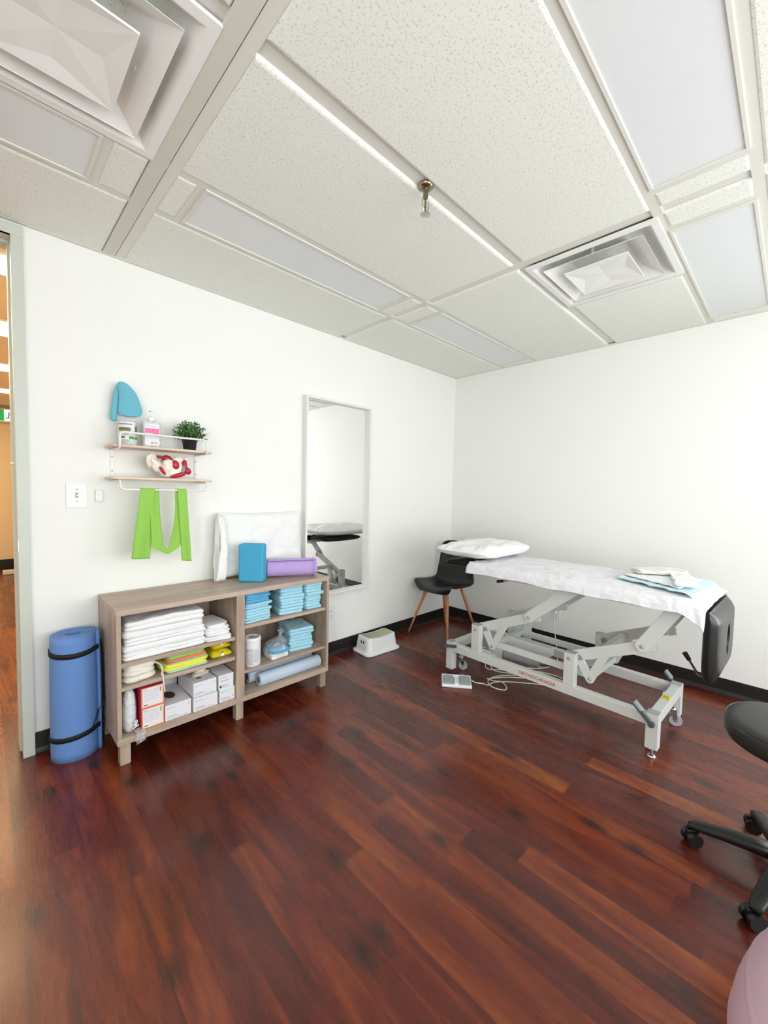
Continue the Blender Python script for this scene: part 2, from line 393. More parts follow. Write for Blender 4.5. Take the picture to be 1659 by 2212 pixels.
def slab(mb, w, d, h, layers=2, r=.015, seed=0, amp=.004, bulge=.004, sag=.0, zn=.004, m=0):
    """folded cloth: a soft slab of `layers` folds whose front edge shows each fold; local, base z=0, centred"""
    P = rrect(w, d, r, 4); n = len(P); v = []; lev = []
    for k in range(layers):
        for t in (0.06, .28, .5, .72, .94): lev.append(((k + t) / layers, math.sin(PI * t) ** .5 * bulge, k))
    def zt(x, y): return 1 + (nz(x * 6 + seed, y * 6, seed) * zn + nz(x * 16, y * 16 + seed, 3) * zn * .5) / h - sag * ((abs(x) / (w / 2)) ** 3 + (abs(y) / (d / 2)) ** 3) * .5
    for (t, b, k) in lev:
        for (x, y) in P:
            L = math.hypot(x, y) or 1; o = b - bulge + nz(x * 9 + k * 7.7, y * 9 + seed, seed * 1.3) * amp + nz(k * 5.1 + seed, 2) * amp * 1.4
            xx, yy = x * (1 + o / max(abs(w / 2), .01)), y * (1 + o / max(abs(d / 2), .01))
            v.append((xx, yy, h * t * (zt(x, y) if t > .05 else 1)))
    fs = [(a * n + i, a * n + (i + 1) % n, (a + 1) * n + (i + 1) % n, (a + 1) * n + i) for a in range(len(lev) - 1) for i in range(n)]
    base = (len(lev) - 1) * n; prev = base
    for s in (.97, .85, .65, .4, .2):
        st = len(v)
        for (x, y) in P: v.append((x * s, y * s, h * zt(x * s, y * s) * 1.0))
        fs += [(prev + i, prev + (i + 1) % n, st + (i + 1) % n, st + i) for i in range(n)]; prev = st
    v.append((0, 0, h * zt(0, 0))); c = len(v) - 1
    fs += [(prev + i, prev + (i + 1) % n, c) for i in range(n)]
    v.append((0, 0, 0)); c = len(v) - 1
    fs += [((i + 1) % n, i, c) for i in range(n)]
    mb.add(v, fs, m, True); return mb
def cushion(w, d, h, n=28, pinch=.10, seed=0, wr=.006, p=2.6, ears=.0):
    """pillow, local, base z=0"""
    mb = MB()
    def fn(u, v, sgn):
        a, b = u * 2 - 1, v * 2 - 1
        e = max(0., (1 - abs(a) ** p)) ** .45 * max(0., (1 - abs(b) ** p)) ** .45
        rc = 1 - ears * abs(a * b) ** 4; x = a * w / 2 * (1 - pinch * (1 - abs(b) ** 2) * .5) * rc; y = b * d / 2 * (1 - pinch * (1 - abs(a) ** 2) * .5) * rc
        k = nz(a * 2.2 + seed, b * 2.2, seed) * wr + nz(a * 6 + seed, b * 5, 9) * wr * .5
        # creases running in from the corners
        k += -abs(nz((abs(a) - abs(b)) * 7 + seed, seed * .3, 4)) * wr * 1.2 * (abs(a * b))
        return (x, y, h * .5 + sgn * (h * .5 * e) + (k if sgn > 0 else k * .3) * (e > 0.01) )
    mb.grid(lambda u, v: fn(u, v, 1), n, n); mb.grid(lambda u, v: fn(u, v, -1), n, n); return mb
def rows_blob(rows, t, y0, n=14, seed=0):
    """closed soft sheet from outline rows (z, x0, x1); thickness t about y0"""
    mb = MB(); fs = []; v = []
    for (z, a, b) in rows:
        for i in range(2 * n):
            ph = 2 * PI * i / (2 * n); c, s = math.cos(ph), math.sin(ph)
            x = (a + b) / 2 + (b - a) / 2 * c
            th = t * (min(1, (b - a) / .05) ** .5)
            y = y0 - th / 2 * s * (1 - .25 * nz(x * 25 + seed, z * 25, 2)) + nz(x * 20, z * 14 + seed, 5) * .004
            v.append((x, y, z + nz(x * 30, z * 30, seed) * .002))
    k = 2 * n
    for r in range(len(rows) - 1):
        for i in range(k): fs.append((r * k + i, r * k + (i + 1) % k, (r + 1) * k + (i + 1) % k, (r + 1) * k + i))
    fs.append(tuple(range(k))); fs.append(tuple(reversed(range((len(rows) - 1) * k, len(rows) * k))))
    return mb.add(v, fs, 0, True)
ORD = ['bottom', 'second', 'third', 'fourth', 'fifth', 'sixth', 'seventh', 'eighth', 'ninth', 'tenth', 'eleventh', 'twelfth']
def nth(i, n): return 'bottom one' if i == 0 else 'topmost one' if i == n - 1 else ORD[i] + ' from the bottom'
# ================================================================== THE ROOM
H = 2.479; XL = -4.7; YB = -4.6; DX0 = -4.35; DX1 = -3.397; WT = .12; DZ = 2.415
struct(MB().box(XL - .1, .12, YB - .12, 5.95, -.05, 0).build('floor', 'floor', origin=(0, 0, 0)))
# left-hand wall of the photo (y = 0) with the doorway
struct(MB().box(DX1 + .01, .12, 0, WT, 0, H + .06).box(XL - .1, DX0 - .01, 0, WT, 0, H + .06).box(DX0 - .01, DX1 + .01, 0, WT, DZ + .01, H + .06).build('wall_left', 'wall'))
# right-hand wall (x = 0) with a window towards the back
WY0, WY1, WZ0, WZ1 = -4.45, -3.03, .55, 2.30
struct(MB().box(0, .12, WY1, 0, 0, H + .06).box(0, .12, YB - .12, WY0, 0, H + .06).box(0, .12, WY0, WY1, 0, WZ0).box(0, .12, WY0, WY1, WZ1, H + .06).build('wall_right', 'wall'))
# wall behind the camera with a wide window
VX0, VX1, VZ0, VZ1 = -3.75, -.85, .50, 2.25
struct(MB().box(VX1, 0, YB - .12, YB, 0, H + .06).box(XL - .1, VX0, YB - .12, YB, 0, H + .06).box(VX0, VX1, YB - .12, YB, 0, VZ0).box(VX0, VX1, YB - .12, YB, VZ1, H + .06).build('wall_back', 'wall'))
UY0, UY1, UZ0, UZ1 = -4.0, -2.6, .50, 2.23  # opening for an added window, lets extra light reach the right wall
struct(MB().box(XL - .1, XL, UY1, 0, 0, H + .06).box(XL - .1, XL, YB, UY0, 0, H + .06).box(XL - .1, XL, UY0, UY1, 0, UZ0).box(XL - .1, XL, UY0, UY1, UZ1, H + .06).build('wall_west', 'wall'))
def window(name, frame_boxes, pane, bars):
    o = thing(name, None, None); o['kind'] = 'structure'
    mb = MB()
    for b in frame_boxes + bars: mb.box(*b)
    mb.build('window_frame', 'winf', o, bevel=.003)
    MB().box(*pane).build('window_pane', 'glass', o)
window('window_1', [(.02, .09, WY0, WY0 + .05, WZ0, WZ1), (.02, .09, WY1 - .05, WY1, WZ0, WZ1), (.02, .09, WY0 + .05, WY1 - .05, WZ0, WZ0 + .05), (.02, .09, WY0 + .05, WY1 - .05, WZ1 - .05, WZ1)],
       (.05, .056, WY0 + .05, WY1 - .05, WZ0 + .05, WZ1 - .05), [(.03, .08, -3.77, -3.73, WZ0 + .05, WZ1 - .05)])
window('window_2', [(VX0, VX0 + .05, YB - .09, YB - .02, VZ0, VZ1), (VX1 - .05, VX1, YB - .09, YB - .02, VZ0, VZ1), (VX0 + .05, VX1 - .05, YB - .09, YB - .02, VZ0, VZ0 + .05), (VX0 + .05, VX1 - .05, YB - .09, YB - .02, VZ1 - .05, VZ1)],
       (VX0 + .05, VX1 - .05, YB - .056, YB - .05, VZ0 + .05, VZ1 - .05), [(-2.32, -2.28, YB - .08, YB - .03, VZ0 + .05, VZ1 - .05)])
window('window_added_west', [(XL - .08, XL - .02, UY0, UY0 + .05, UZ0, UZ1), (XL - .08, XL - .02, UY1 - .05, UY1, UZ0, UZ1), (XL - .08, XL - .02, UY0 + .05, UY1 - .05, UZ0, UZ0 + .05), (XL - .08, XL - .02, UY0 + .05, UY1 - .05, UZ1 - .05, UZ1)],
       (XL - .056, XL - .05, UY0 + .05, UY1 - .05, UZ0 + .05, UZ1 - .05), [(XL - .07, XL - .03, -3.32, -3.28, UZ0 + .05, UZ1 - .05)])  # unseen window added around the extra west light
# baseboards: flat vinyl with a coved toe
def baseboard(name, along, a, b, at, sgn):
    prof = [(0, 0), (.016, 0), (.012, .004), (.007, .012), (.004, .022), (.0035, .1), (0, .1015)]
    mb = MB()
    if along == 'x': mb.prism([(at + sgn * u, z) for u, z in prof], 'x', a, b)
    else:
        mb.prism([(at + sgn * u, z) for u, z in prof], 'y', a, b)
    return struct(mb.build(name, 'base'))
baseboard('baseboard_left', 'x', -3.354, -.016, 0, -1)
baseboard('baseboard_right', 'y', YB + .02, -.0, 0, -1)
baseboard('baseboard_back', 'x', XL, 0, YB, 1)

# ------------------------------------------------------------------ ceiling: tiles in one mesh, tees as trim
L0, L1, L2 = -4.48, -2.988, -1.505
Ma, Mb, M1, M2, M3, M4 = -.545, -.848, -1.471, -2.070, -2.380, -2.965
Z0 = H + .016   # tee face
cm = MB(); cm.box(XL - .1, .12, YB - .12, .12, H + .05, H + .09)
def tile(x0, x1, y0, y1, gx0=.014, gx1=.014, gy0=.014, gy1=.014):
    x0, x1, y0, y1 = x0 + gx0, x1 - gx1, y0 + gy0, y1 - gy1
    if x1 <= x0 or y1 <= y0: return
    z1, z0, c, e = H + .05, H, .006, .003
    # tegular edge: rounded shoulder
    rings = []
    for ins, z in ((0, z1), (0, H + .011), (.0025, H + .0055), (.007, H + .002), (.014, H)):
        rings.append([(x0 + ins, y0 + ins, z), (x1 - ins, y0 + ins, z), (x1 - ins, y1 - ins, z), (x0 + ins, y1 - ins, z)])
    v = [p for r in rings for p in r]; fs = []
    for a in range(len(rings) - 1):
        for i in range(4): fs.append((a * 4 + i, a * 4 + (i + 1) % 4, a * 4 + 4 + (i + 1) % 4, a * 4 + 4 + i))
    b = (len(rings) - 1) * 4; fs.append((b, b + 1, b + 2, b + 3)); cm.add(v, fs)
G = .026; g = .014
cols = [(XL, L0, 0, G), (L0, L1, G, .066), (L1, L2, .024, G), (L2, 0, G, 0.0)]
rows = [(0, Ma, 0, g), (Mb, M1, g, G), (M1, M2, G, g), (M3, M4, g, G), (M4, -3.565, G, g), (-3.868, -4.49, g, G), (-4.49, YB, G, 0)]
for ci, (xa, xb, gl, gr) in enumerate(cols):
    for ri, (ya, yb, gt, gb) in enumerate(rows):
        if ci == 1 and ri == 1: tile(xa, -3.66, yb, ya, gl, g, gb, gt); continue
        if ci == 3 and ri == 2: tile(-.868, xb, yb, ya, g, gr, gb, gt); continue
        tile(xa, xb, yb, ya, gl, gr, gb, gt)
# light rows: short end tiles either side of each fitting
lights = []
for (xa, xb, gl, gr) in cols[1:]:
    for (ya, yb) in ((Ma, Mb), (M2, M3), (-3.565, -3.868)):
        if ya == Ma: e0, e1 = (.118, .135) if xa == L1 else ((.155, .09) if xa == L2 else (.13, .195))
        else: e0, e1 = (.12, .14) if xa == L1 else ((.165, .095) if xa == L2 else (.13, .15))
        tile(xa, xa + e0, yb, ya, gl, g, g, g); tile(xb - e1, xb, yb, ya, g, gr, g, g); lights.append((xa + e0, xb - e1, yb, ya))
tile(XL, L0, Mb, Ma, 0, G, g, g)
struct(cm.build('ceiling', 'tile'))
def tee(i, x0, x1, y0, y1, z=Z0, mt='tee'):
    return struct(MB().box(x0, x1, y0, y1, z, z + .03).build('trim_%d' % i, mt))
ti = 1
for y, wdt, z in ((Ma, g, H + .004), (Mb, g, H + .004), (M1, G, H + .012), (M2, g, H + .004), (M3, g, H + .004), (M4, G, H + .012), (-3.565, g, H + .004), (-3.868, g, H + .004), (-4.49, G, H + .012)):
    tee(ti, XL, 0, y - wdt - .004, y + wdt + .004, z); ti += 1
for x in (L0, L2): tee(ti, x - G - .004, x + G + .004, YB, 0, H + .011); ti += 1
tee(ti, L1 - .0105, L1 + .0275, YB, 0, H + .0022); ti += 1
struct(MB().box(L1 - .0665, L1 - .0135, YB, 0, H - .001, H + .02).build('trim_%d' % ti, 'board', bevel=.0015)); ti += 1
for (x0, x1, y0, y1) in lights:      # cross tees at the fittings' ends
    for x in (x0, x1): tee(ti, x - .017, x + .017, y0 - .0, y1 + .0, H + .0035); ti += 1
tee(ti, -.868 - .016, -.868 + .016, M2, M1, H + .0035); ti += 1
tee(ti, -3.66 - .016, -3.66 + .016, M1, Mb, H + .0035); ti += 1
# wall angle round the room
wa = MB().box(XL, 0, -.022, 0, H - .002, H + .003).box(-.022, 0, YB, -.022, H - .002, H + .003)
struct(wa.build('trim_%d' % ti, 'tee')); ti += 1

names = {}
for i, (x0, x1, y0, y1) in enumerate(lights):
    if y0 < -3: lab, gp = 'recessed ceiling light panel in the rear row, ' + ('beside the west wall' if x0 < -4 else 'in the middle' if x0 < L2 else 'beside the right-hand window'), 'rear ceiling lights'
    elif x0 < -4 and y0 > -1: lab, gp = 'recessed ceiling light panel beside the large air vent above the doorway', None
    elif x0 < -4: lab, gp = 'recessed ceiling light panel behind the large air vent', None
    elif x0 < L2 and y0 > -1: lab, gp = 'narrow switched-off ceiling light panel above the wall shelf and cabinet', None
    elif y0 > -1: lab, gp = 'narrow switched-off ceiling light panel closest to the room corner above the chair', None
    elif x0 < L2: lab, gp = 'large switched-off ceiling light panel at the top right of the photo', None
    else: lab, gp = 'switched-off ceiling light panel above the treatment bed beside the small-looking vent', None
    t = thing('ceiling_light', lab, 'ceiling light', ((x0 + x1) / 2, (y0 + y1) / 2, H - .002), 0, gp)
    hx, hy = (x1 - x0) / 2 - .012, (y1 - y0) / 2 - .010; b = .012
    MB().box(-hx, hx, -hy, -hy + b, 0, .02).box(-hx, hx, hy - b, hy, 0, .02).box(-hx, -hx + b, -hy + b, hy - b, 0, .02).box(hx - b, hx, -hy + b, hy - b, 0, .02).build('light_frame', 'tee', t, bevel=.001)
    MB().box(-hx + b, hx - b, -hy + b, hy - b, .005, .009).build('diffuser_panel', 'diffuser', t)

# ------------------------------------------------------------------ square cone air vents
def vent(cx, cy, s, label, light=True):
    t = thing('air_vent', label, 'air vent', (cx, cy, H - .030))
    h = s / 2
    def sq(r, z): return [(-r, -r, z), (r, -r, z), (r, r, z), (-r, r, z)]
    def shell(name, prof, mt, solid=0., cap=False, sub=None):
        mb = MB(); rr = [sq(r, z) for r, z in prof]; v = [p for q in rr for p in q]
        fs = [(a * 4 + i, a * 4 + (i + 1) % 4, a * 4 + 4 + (i + 1) % 4, a * 4 + 4 + i) for a in range(len(prof) - 1) for i in range(4)]
        if cap: b = (len(prof) - 1) * 4; fs.append((b, b + 1, b + 2, b + 3))
        mb.add(v, fs); return mb.build(name, mt, t, bevel=.0012, solid=solid, off=1)
    shell('outer_frame', [(h, .036), (h, .027), (h * .91, .027), (h * .89, .030), (h * .84, .048), (h * .76, .072), (h * .62, .100)], 'ventw', solid=.0015)
    shell('middle_cone', [(h * .77, .018), (h * .765, .020), (h * .62, .040), (h * .52, .060), (h * .44, .080)], 'ventw', solid=.0015)
    # inner pyramid plate, pressed in four facets
    mb = MB(); r = h * .50
    v = [(-r, -r, .006), (r, -r, .006), (r, r, .006), (-r, r, .006), (0, -r * .66, .019), (r * .66, 0, .019), (0, r * .66, .019), (-r * .66, 0, .019),
         (-r * .26, -r * .26, .017), (r * .26, -r * .26, .017), (r * .26, r * .26, .017), (-r * .26, r * .26, .017), (0, 0, .021),
         (-r, -r, .012), (r, -r, .012), (r, r, .012), (-r, r, .012)]
    mb.add(v, [(0, 1, 4), (1, 2, 5), (2, 3, 6), (3, 0, 7), (0, 4, 8), (4, 1, 9), (1, 5, 9), (5, 2, 10), (2, 6, 10), (6, 3, 11), (3, 7, 11), (7, 0, 8),
               (8, 4, 12), (4, 9, 12), (9, 5, 12), (5, 10, 12), (10, 6, 12), (6, 11, 12), (11, 7, 12), (7, 8, 12), (0, 13, 14, 1), (1, 14, 15, 2), (2, 15, 16, 3), (3, 16, 13, 0)])
    mb.build('centre_plate', 'ventw', t, solid=.001, off=1)
    MB().box(-h * .6, h * .6, -h * .6, h * .6, .106, .110).build('duct_opening', 'dust', t)
    for sx, sy in ((1, 0), (-1, 0), (0, 1), (0, -1)): MB().box(sx * h * .60 - .006, sx * h * .60 + .006, sy * h * .60 - .006, sy * h * .60 + .006, .045, .100).build('hanger_bracket', 'ventw', t)
    return t
vent(-3.353, -1.150, .60, 'large white square cone air vent at the upper left of the ceiling near the doorway')
vent(-1.176, -1.772, .585, 'white square cone air vent above the treatment bed near the right wall')

# ------------------------------------------------------------------ sprinkler
t = thing('fire_sprinkler', 'small pendent metal fire sprinkler head in the ceiling grid', 'sprinkler', (-2.27, -1.471, H - .104))
MB().lathe([(.030, .112), (.030, .107), (.022, .100), (.016, .098), (.0, .098)], n=28).build('escutcheon', 'brass', t)
MB().cyl((0, 0, .07), (0, 0, .10), .011, n=6).cyl((0, 0, .062), (0, 0, .072), .008).build('sprinkler_body', 'brass', t)
mb = MB()
for sx in (-1, 1): mb.tube(catmull([(sx * .008, 0, .070), (sx * .017, 0, .055), (sx * .017, 0, .035), (sx * .008, 0, .014), (0, 0, .008)], 6), .0028, 8)
mb.build('frame_arms', 'chrome', t)
MB().cyl((0, 0, .014), (0, 0, .062), .003).cyl((0, 0, .03), (0, 0, .05), .0045).build('glass_bulb', 'brass', t)
mb = MB()
for k in range(12):
    a = 2 * PI * k / 12; mb.prism([(0, 0), (.019 * math.cos(a - .16), .019 * math.sin(a - .16)), (.021 * math.cos(a), .021 * math.sin(a)), (.019 * math.cos(a + .16), .019 * math.sin(a + .16))], 'z', .004, .0055)
mb.cyl((0, 0, .002), (0, 0, .010), .006).build('deflector', 'chrome', t)

# ------------------------------------------------------------------ door frame (hollow metal) and what is seen through it
d = thing('door_1', None, None, (DX1, 0, 0)); d['kind'] = 'structure'
X = -DX1
prof = [(.043, -.021), (.043, 0.0), (.010, 0.0), (.010, WT), (.043, WT), (.043, WT + .02), (-.010, WT + .02), (-.010, .062), (-.001, .060), (-.001, -.021)]
def jamb(sgn, x): return [((x - DX1) + sgn * u, v) for u, v in prof]
mb = MB(); mb.prism(jamb(1, DX1), 'z', 0, DZ + .0); mb.prism(jamb(-1, DX0), 'z', 0, DZ)
mb.box(DX0 - DX1 - .043, .043, -.021, 0, DZ, DZ + .05); mb.box(DX0 - DX1, 0, -.0208, .06, DZ - .0, DZ + .010); mb.box(DX0 - DX1 - .01, .01, .06, WT + .02, DZ - .012, DZ + .010)
mb.build('door_frame', 'frame', d, bevel=.002)
MB().box(-.0025, 0.004, -.0228, -.004, .99, 1.045).build('strike_plate', 'steel', d, bevel=.001)
MB().cyl((-.0125, .066, 1.40), (-.001, .052, 1.40), .006, .004).build('rubber_bumper', 'whitep', d)
# corridor shell
CX0, CX1, CY1, CH = -5.2, -2.75, 5.85, 2.45
struct(MB().box(CX0, CX1, CY1, CY1 + .1, 0, 2.6).build('wall_corridor_end', 'beige'))
struct(MB().box(CX1, CX1 + .1, WT, CY1, 0, 2.6).build('wall_corridor_right', 'beige'))
struct(MB().box(CX0 - .1, CX0, WT, CY1, 0, 2.6).build('wall_corridor_left', 'beige'))
struct(MB().box(CX0, CX1, WT, CY1, CH, CH + .1).build('ceiling_corridor', 'beige'))
struct(MB().box(CX0, CX1, CY1 - .012, CY1, 0, .15).build('baseboard_corridor', 'base'))
for i, (ya, yb) in enumerate(((.28, .56), (1.42, 1.82), (2.82, 3.16), (4.22, 4.52))):
    lab = ['bright warm strip light on the corridor ceiling just inside the doorway', 'second bright strip light along the corridor ceiling seen through the doorway',
           'third bright strip light along the corridor ceiling', 'farthest bright strip light on the corridor ceiling above the exit sign'][i]
    t = thing('corridor_light', lab, 'ceiling light', (-3.7, (ya + yb) / 2, CH - .02))
    hy = (yb - ya) / 2
    MB().box(-.75, .75, -hy, hy, .004, .02).build('light_frame', 'whitem', t, bevel=.002); MB().box(-.73, .73, -hy + .02, hy - .02, 0, .005).build('light_panel', 'lamp', t)
t = thing('exit_sign', 'green and white exit sign hanging on the corridor end wall', 'sign', (-3.272, CY1 - .10, 2.205))
MB().box(-.35, .13, 0, .05, 0, .20).build('sign_box', 'whitem', t, bevel=.004)
MB().box(-.33, .03, -.004, 0, .02, .18).build('green_panel', 'signg', t)
MB().box(.03, .12, -.004, 0, .02, .18).build('white_panel', 'signw', t)
mb = MB()
for pts in ([(.045, .05), (.075, .07), (.085, .11), (.11, .12)], [(.085, .11), (.08, .145), (.105, .15)], [(.075, .07), (.10, .06), (.10, .04)]):
    mb.tube([(x, -.006, z) for x, z in pts], .006, 6)
mb.lathe([(0, -.012), (.010, -.006), (.012, 0), (.010, .006), (0, .012)], (.112, -.006, .165), n=10); mb.build('running_figure', 'dark', t)
t = thing('garment_rack', 'dark maroon metal rack post standing in the corridor', 'rack', (-3.155, 5.35, 0))
MB().cyl((0, 0, .62), (0, 0, 1.70), .018, n=12).tube([(0, 0, 1.70), (0, 0, 1.80), (.02, 0, 1.82), (.30, 0, 1.82)], .012, 8).build('rack_pole', 'maroon', t)
MB().box(-.03, .03, -.03, .03, .10, .64).box(-.03, .30, -.03, .03, .10, .17).build('rack_base', 'blackp', t, bevel=.004)
MB().box(.02, .09, -.012, .012, 1.50, 1.58).build('wooden_block', 'tan', t, bevel=.002); MB().box(.02, .09, -.012, .012, 1.08, 1.16).build('wooden_block', 'tan', t, bevel=.002)
MB().box(-.16, .30, -.05, .05, .0, .06).build('rack_foot', 'frame', t, bevel=.01)

# ================================================================== WALL FIXTURES
def plate(name, label, cat, x, z, wd, ht, t=.006, rz=0., y=0.):
    o = thing(name, label, cat, (x, y, z), rz)
    MB().box(-wd / 2, wd / 2, -t, 0, -ht / 2, ht / 2).build('cover_plate', 'whitep', o, bevel=.0025, seg=3); return o
o = plate('light_switch', 'square white light switch plate with one small toggle beside the doorway', 'light switch', -3.1735, 1.2535, .086, .127)
MB().box(-.0055, .0055, -.0068, -.0058, -.0125, .0125).build('toggle_slot', 'ink', o)
MB().obox((.0005, -.010, -.002), (.007, .014, .010), R=Matrix.Rotation(math.radians(-25), 3, 'X')).build('toggle', 'whitep', o, bevel=.001)
for z in (-.03, .03): MB().cyl((0, -.0058, z), (0, -.0072, z), .0032, n=12).build('screw', 'capg', o)
o = thing('dimmer_switch', 'small white dimmer remote on the wall under the shelf end', 'light switch', (-3.0815, 0, 1.2535))
MB().box(-.0155, .0155, -.016, 0, -.031, .031).build('dimmer_body', 'whitep', o, bevel=.002)
MB().box(-.012, .012, -.0175, -.016, .017, .029).build('button', 'whitem', o, bevel=.001); MB().box(-.012, .012, -.0175, -.016, -.029, -.017).build('button', 'whitem', o, bevel=.001)
MB().box(-.006, .006, -.020, -.016, -.006, .006).build('slider', 'whitep', o, bevel=.001)
def outlet(x, y, z, rz, label):
    o = plate('wall_outlet', label, 'outlet', x, z, .072, .120, rz=rz, y=y)
    for s in (-1, 1):
        MB().prism(rrect(.034, .028, .009, 4) if False else [(px, pz + s * .020) for px, pz in rrect(.034, .029, .009, 4)], 'y', -.0085, -.0055).build('socket', 'whitep', o)
        mb = MB().box(-.0085, -.0065, -.0088, -.0080, s * .020 - .001, s * .020 + .008).box(.0065, .0085, -.0088, -.0080, s * .020, s * .020 + .007).cyl((0, -.008, s * .020 - .007), (0, -.0088, s * .020 - .007), .0028, n=10)
        mb.build('socket_slots', 'dark', o)
    return o
outlet(-1.573, 0, .335, 0, 'white double wall outlet low on the wall beside the cabinet')
ro = outlet(0, -1.128, .288, -PI / 2, 'white double wall outlet behind the treatment bed with a cable plugged in')

# ================================================================== MIRROR
mx0, mx1, mz0, mz1 = -1.8475, -1.2137, .4987, 1.9836
t = thing('wall_mirror', 'tall white-framed rectangular mirror on the wall reflecting the bed', 'mirror', ((mx0 + mx1) / 2, 0, mz0))
hw, hh, fw, fd = (mx1 - mx0) / 2, mz1 - mz0, .016, .05
mb = MB().box(-hw, -hw + fw, -fd, -.001, 0, hh).box(hw - fw, hw, -fd, -.001, 0, hh).box(-hw + fw, hw - fw, -fd, -.001, 0, fw).box(-hw + fw, hw - fw, -fd, -.001, hh - fw, hh)
mb.build('mirror_frame', 'whitem', t, bevel=.0012)
MB().box(-hw + fw, hw - fw, -.014, -.008, fw, hh - fw).build('mirror_glass', 'mirror', t)

# ================================================================== STORAGE CABINET
CXL, CZT, CD = -3.092, .738, .40
cab = thing('open_cabinet', 'grey oak open shelving cabinet standing on square feet against the wall', 'cabinet', (CXL, 0, 0))
MB().box(0, 1.2, -CD, -.004, .711, CZT).build('top_panel', 'woodh', cab, bevel=.0012)
MB().box(.0, 1.2, -CD, -.004, .101, .132).build('bottom_panel', 'woodh', cab, bevel=.0012)
for x0, x1, nm in ((0, .0185, 'side_panel'), (1.1815, 1.2, 'side_panel'), (.567, .614, 'divider')):
    MB().box(x0, x1, -CD, -.004, .132, .711).build(nm, 'woodv', cab, bevel=.0012)
MB().box(.0185, .567, -.016, -.006, .132, .711).build('back_panel', 'woodv', cab)
MB().box(.614, 1.1815, -.016, -.006, .132, .711).build('back_panel', 'woodv', cab)
for x0, x1, z0, z1 in ((.0185, .567, .462, .481), (.0185, .567, .350, .369), (.614, 1.1815, .512, .531), (.614, 1.1815, .255, .272)):
    MB().box(x0 + .001, x1 - .001, -CD + .014, -.018, z0, z1).build('shelf', 'woodh', cab, bevel=.001)
for x0 in (.012, .570, 1.145):
    for y0 in (-.388, -.055): MB().box(x0, x0 + .043, y0, y0 + .042, 0, .101).build('foot', 'woodv', cab, bevel=.0012)

def soft(name, label, cat, mt, x, y, z, w, d, h, rz=0., group=None, **kw):
    mb = MB(); slab(mb, w, d, h, **kw)
    o = mb.build(name, mt, loc=(x, y, z), rz=rz, origin=(0, 0, 0)); return tag(o, label, cat, group)
FY = -.386  # front line for things inside the cabinet
# --- left compartment, top shelf: folded linen
z = .4818; n = 5; hs = [.035, .033, .033, .035, .046]
for i in range(n):
    w_ = .385 - .004 * i; dd = .30
    soft('folded_sheet', 'thick white folded sheet, %s of the wide linen stack' % nth(i, n), 'folded sheet', 'linen',
         CXL + .031 + w_ / 2 + (.006 if i in (2, 4) else 0), FY + .010 + dd / 2 + .006 * (i % 2), z, w_, dd, hs[i], .0, 'white sheets in the wide stack', layers=(2, 1, 2, 1, 2)[i], r=.02, seed=i * 3.3, amp=.008, bulge=.008, zn=.002 if i < 4 else .010)
    z += hs[i] + .0005
z = .4818; hs = [.026, .026, .030]
for i in range(3):
    soft('folded_towel', 'small white folded towel, %s of the short white stack' % nth(i, 3), 'folded towel', 'linen',
         CXL + .484 - .004 * i, FY + .115 + .005 * i, z, .138 - .008 * i, .235 - .01 * i, hs[i], math.radians(-6 + 4 * i), 'white towels in the short stack', layers=2, r=.022, seed=20 + i * 5.1, amp=.012, bulge=.008, zn=.008)
    z += hs[i] + .0005
# --- middle shelf: drawstring bag, coloured cloths, yellow packets, black item
bag = thing('drawstring_bag', 'crumpled cream cotton drawstring bag at the left of the middle shelf', 'bag', (CXL + .108, FY + .100, .3698))
mb = MB(); slab(mb, .150, .17, .080, layers=3, r=.045, seed=44, amp=.018, bulge=.014, zn=.020); mb.build('bag_body', 'cream', bag)
mb = MB()
mb.tube(catmull([(.060, -.05, .072), (.078, -.095, .064), (.082, -.120, .026), (.084, -.124, -.02), (.090, -.126, -.065)], 6), .0028, 8)
mb.tube(catmull([(.060, -.05, .070), (.085, -.095, .052), (.079, -.112, .018), (.088, -.122, .012)], 6), .0028, 8)
mb.build('drawstring', 'cream', bag)
o = tag(MB().box(CXL + .165, CXL + .255, -.20, -.05, .3698, .452).build('black_item', 'band', bevel=.012, seg=3), 'black item of unknown kind between the cream bag and coloured cloths', 'pouch')  # unidentified black region, built as a plain bevelled box
z = .3698
for i, (mt, cn, h, w_, dx) in enumerate((('aqua', 'pale aqua', .010, .200, .008), ('yellow', 'lower bright yellow', .017, .215, -.004), ('yellow', 'upper bright yellow', .015, .205, .004), ('greym', 'grey blue', .008, .190, .014), ('orange', 'orange', .013, .195, .006), ('green', 'soft green', .024, .185, .004))):
    soft('folded_cloth', cn + ' folded microfibre cloth in the coloured stack on the middle shelf', 'cleaning cloth', mt, CXL + .312 + dx, FY + .105, z, w_, .19 - .003 * i, h, math.radians(1), None, layers=1 if h < .014 else 2, r=.02, seed=60 + i * 2.7, amp=.010, bulge=.006, zn=.003)
    z += h + .0004
for i in range(2):
    t = thing('yellow_packet', ('lower' if i == 0 else 'upper') + ' shiny yellow wrapped packet on the right of the middle shelf', 'packet', (CXL + .500 + .002 * i, FY + .108 + .010 * i, 0.3698 + .0455 * i), 0)
    mb = cushion(.118 - .012 * i, .20, .044 - .002 * i, 16, .12, 70 + i, .006, 3.2); mb.build('wrapper', 'ypack', t)
    MB().obox((.0, -.0935 + .006 * i, .026), (.014, .002, .017), 0).build('white_sticker', 'whitep', t); MB().obox((.0, -.0925 + .006 * i, .037), (.014, .002, .004), 0).build('black_sticker', 'dark', t)
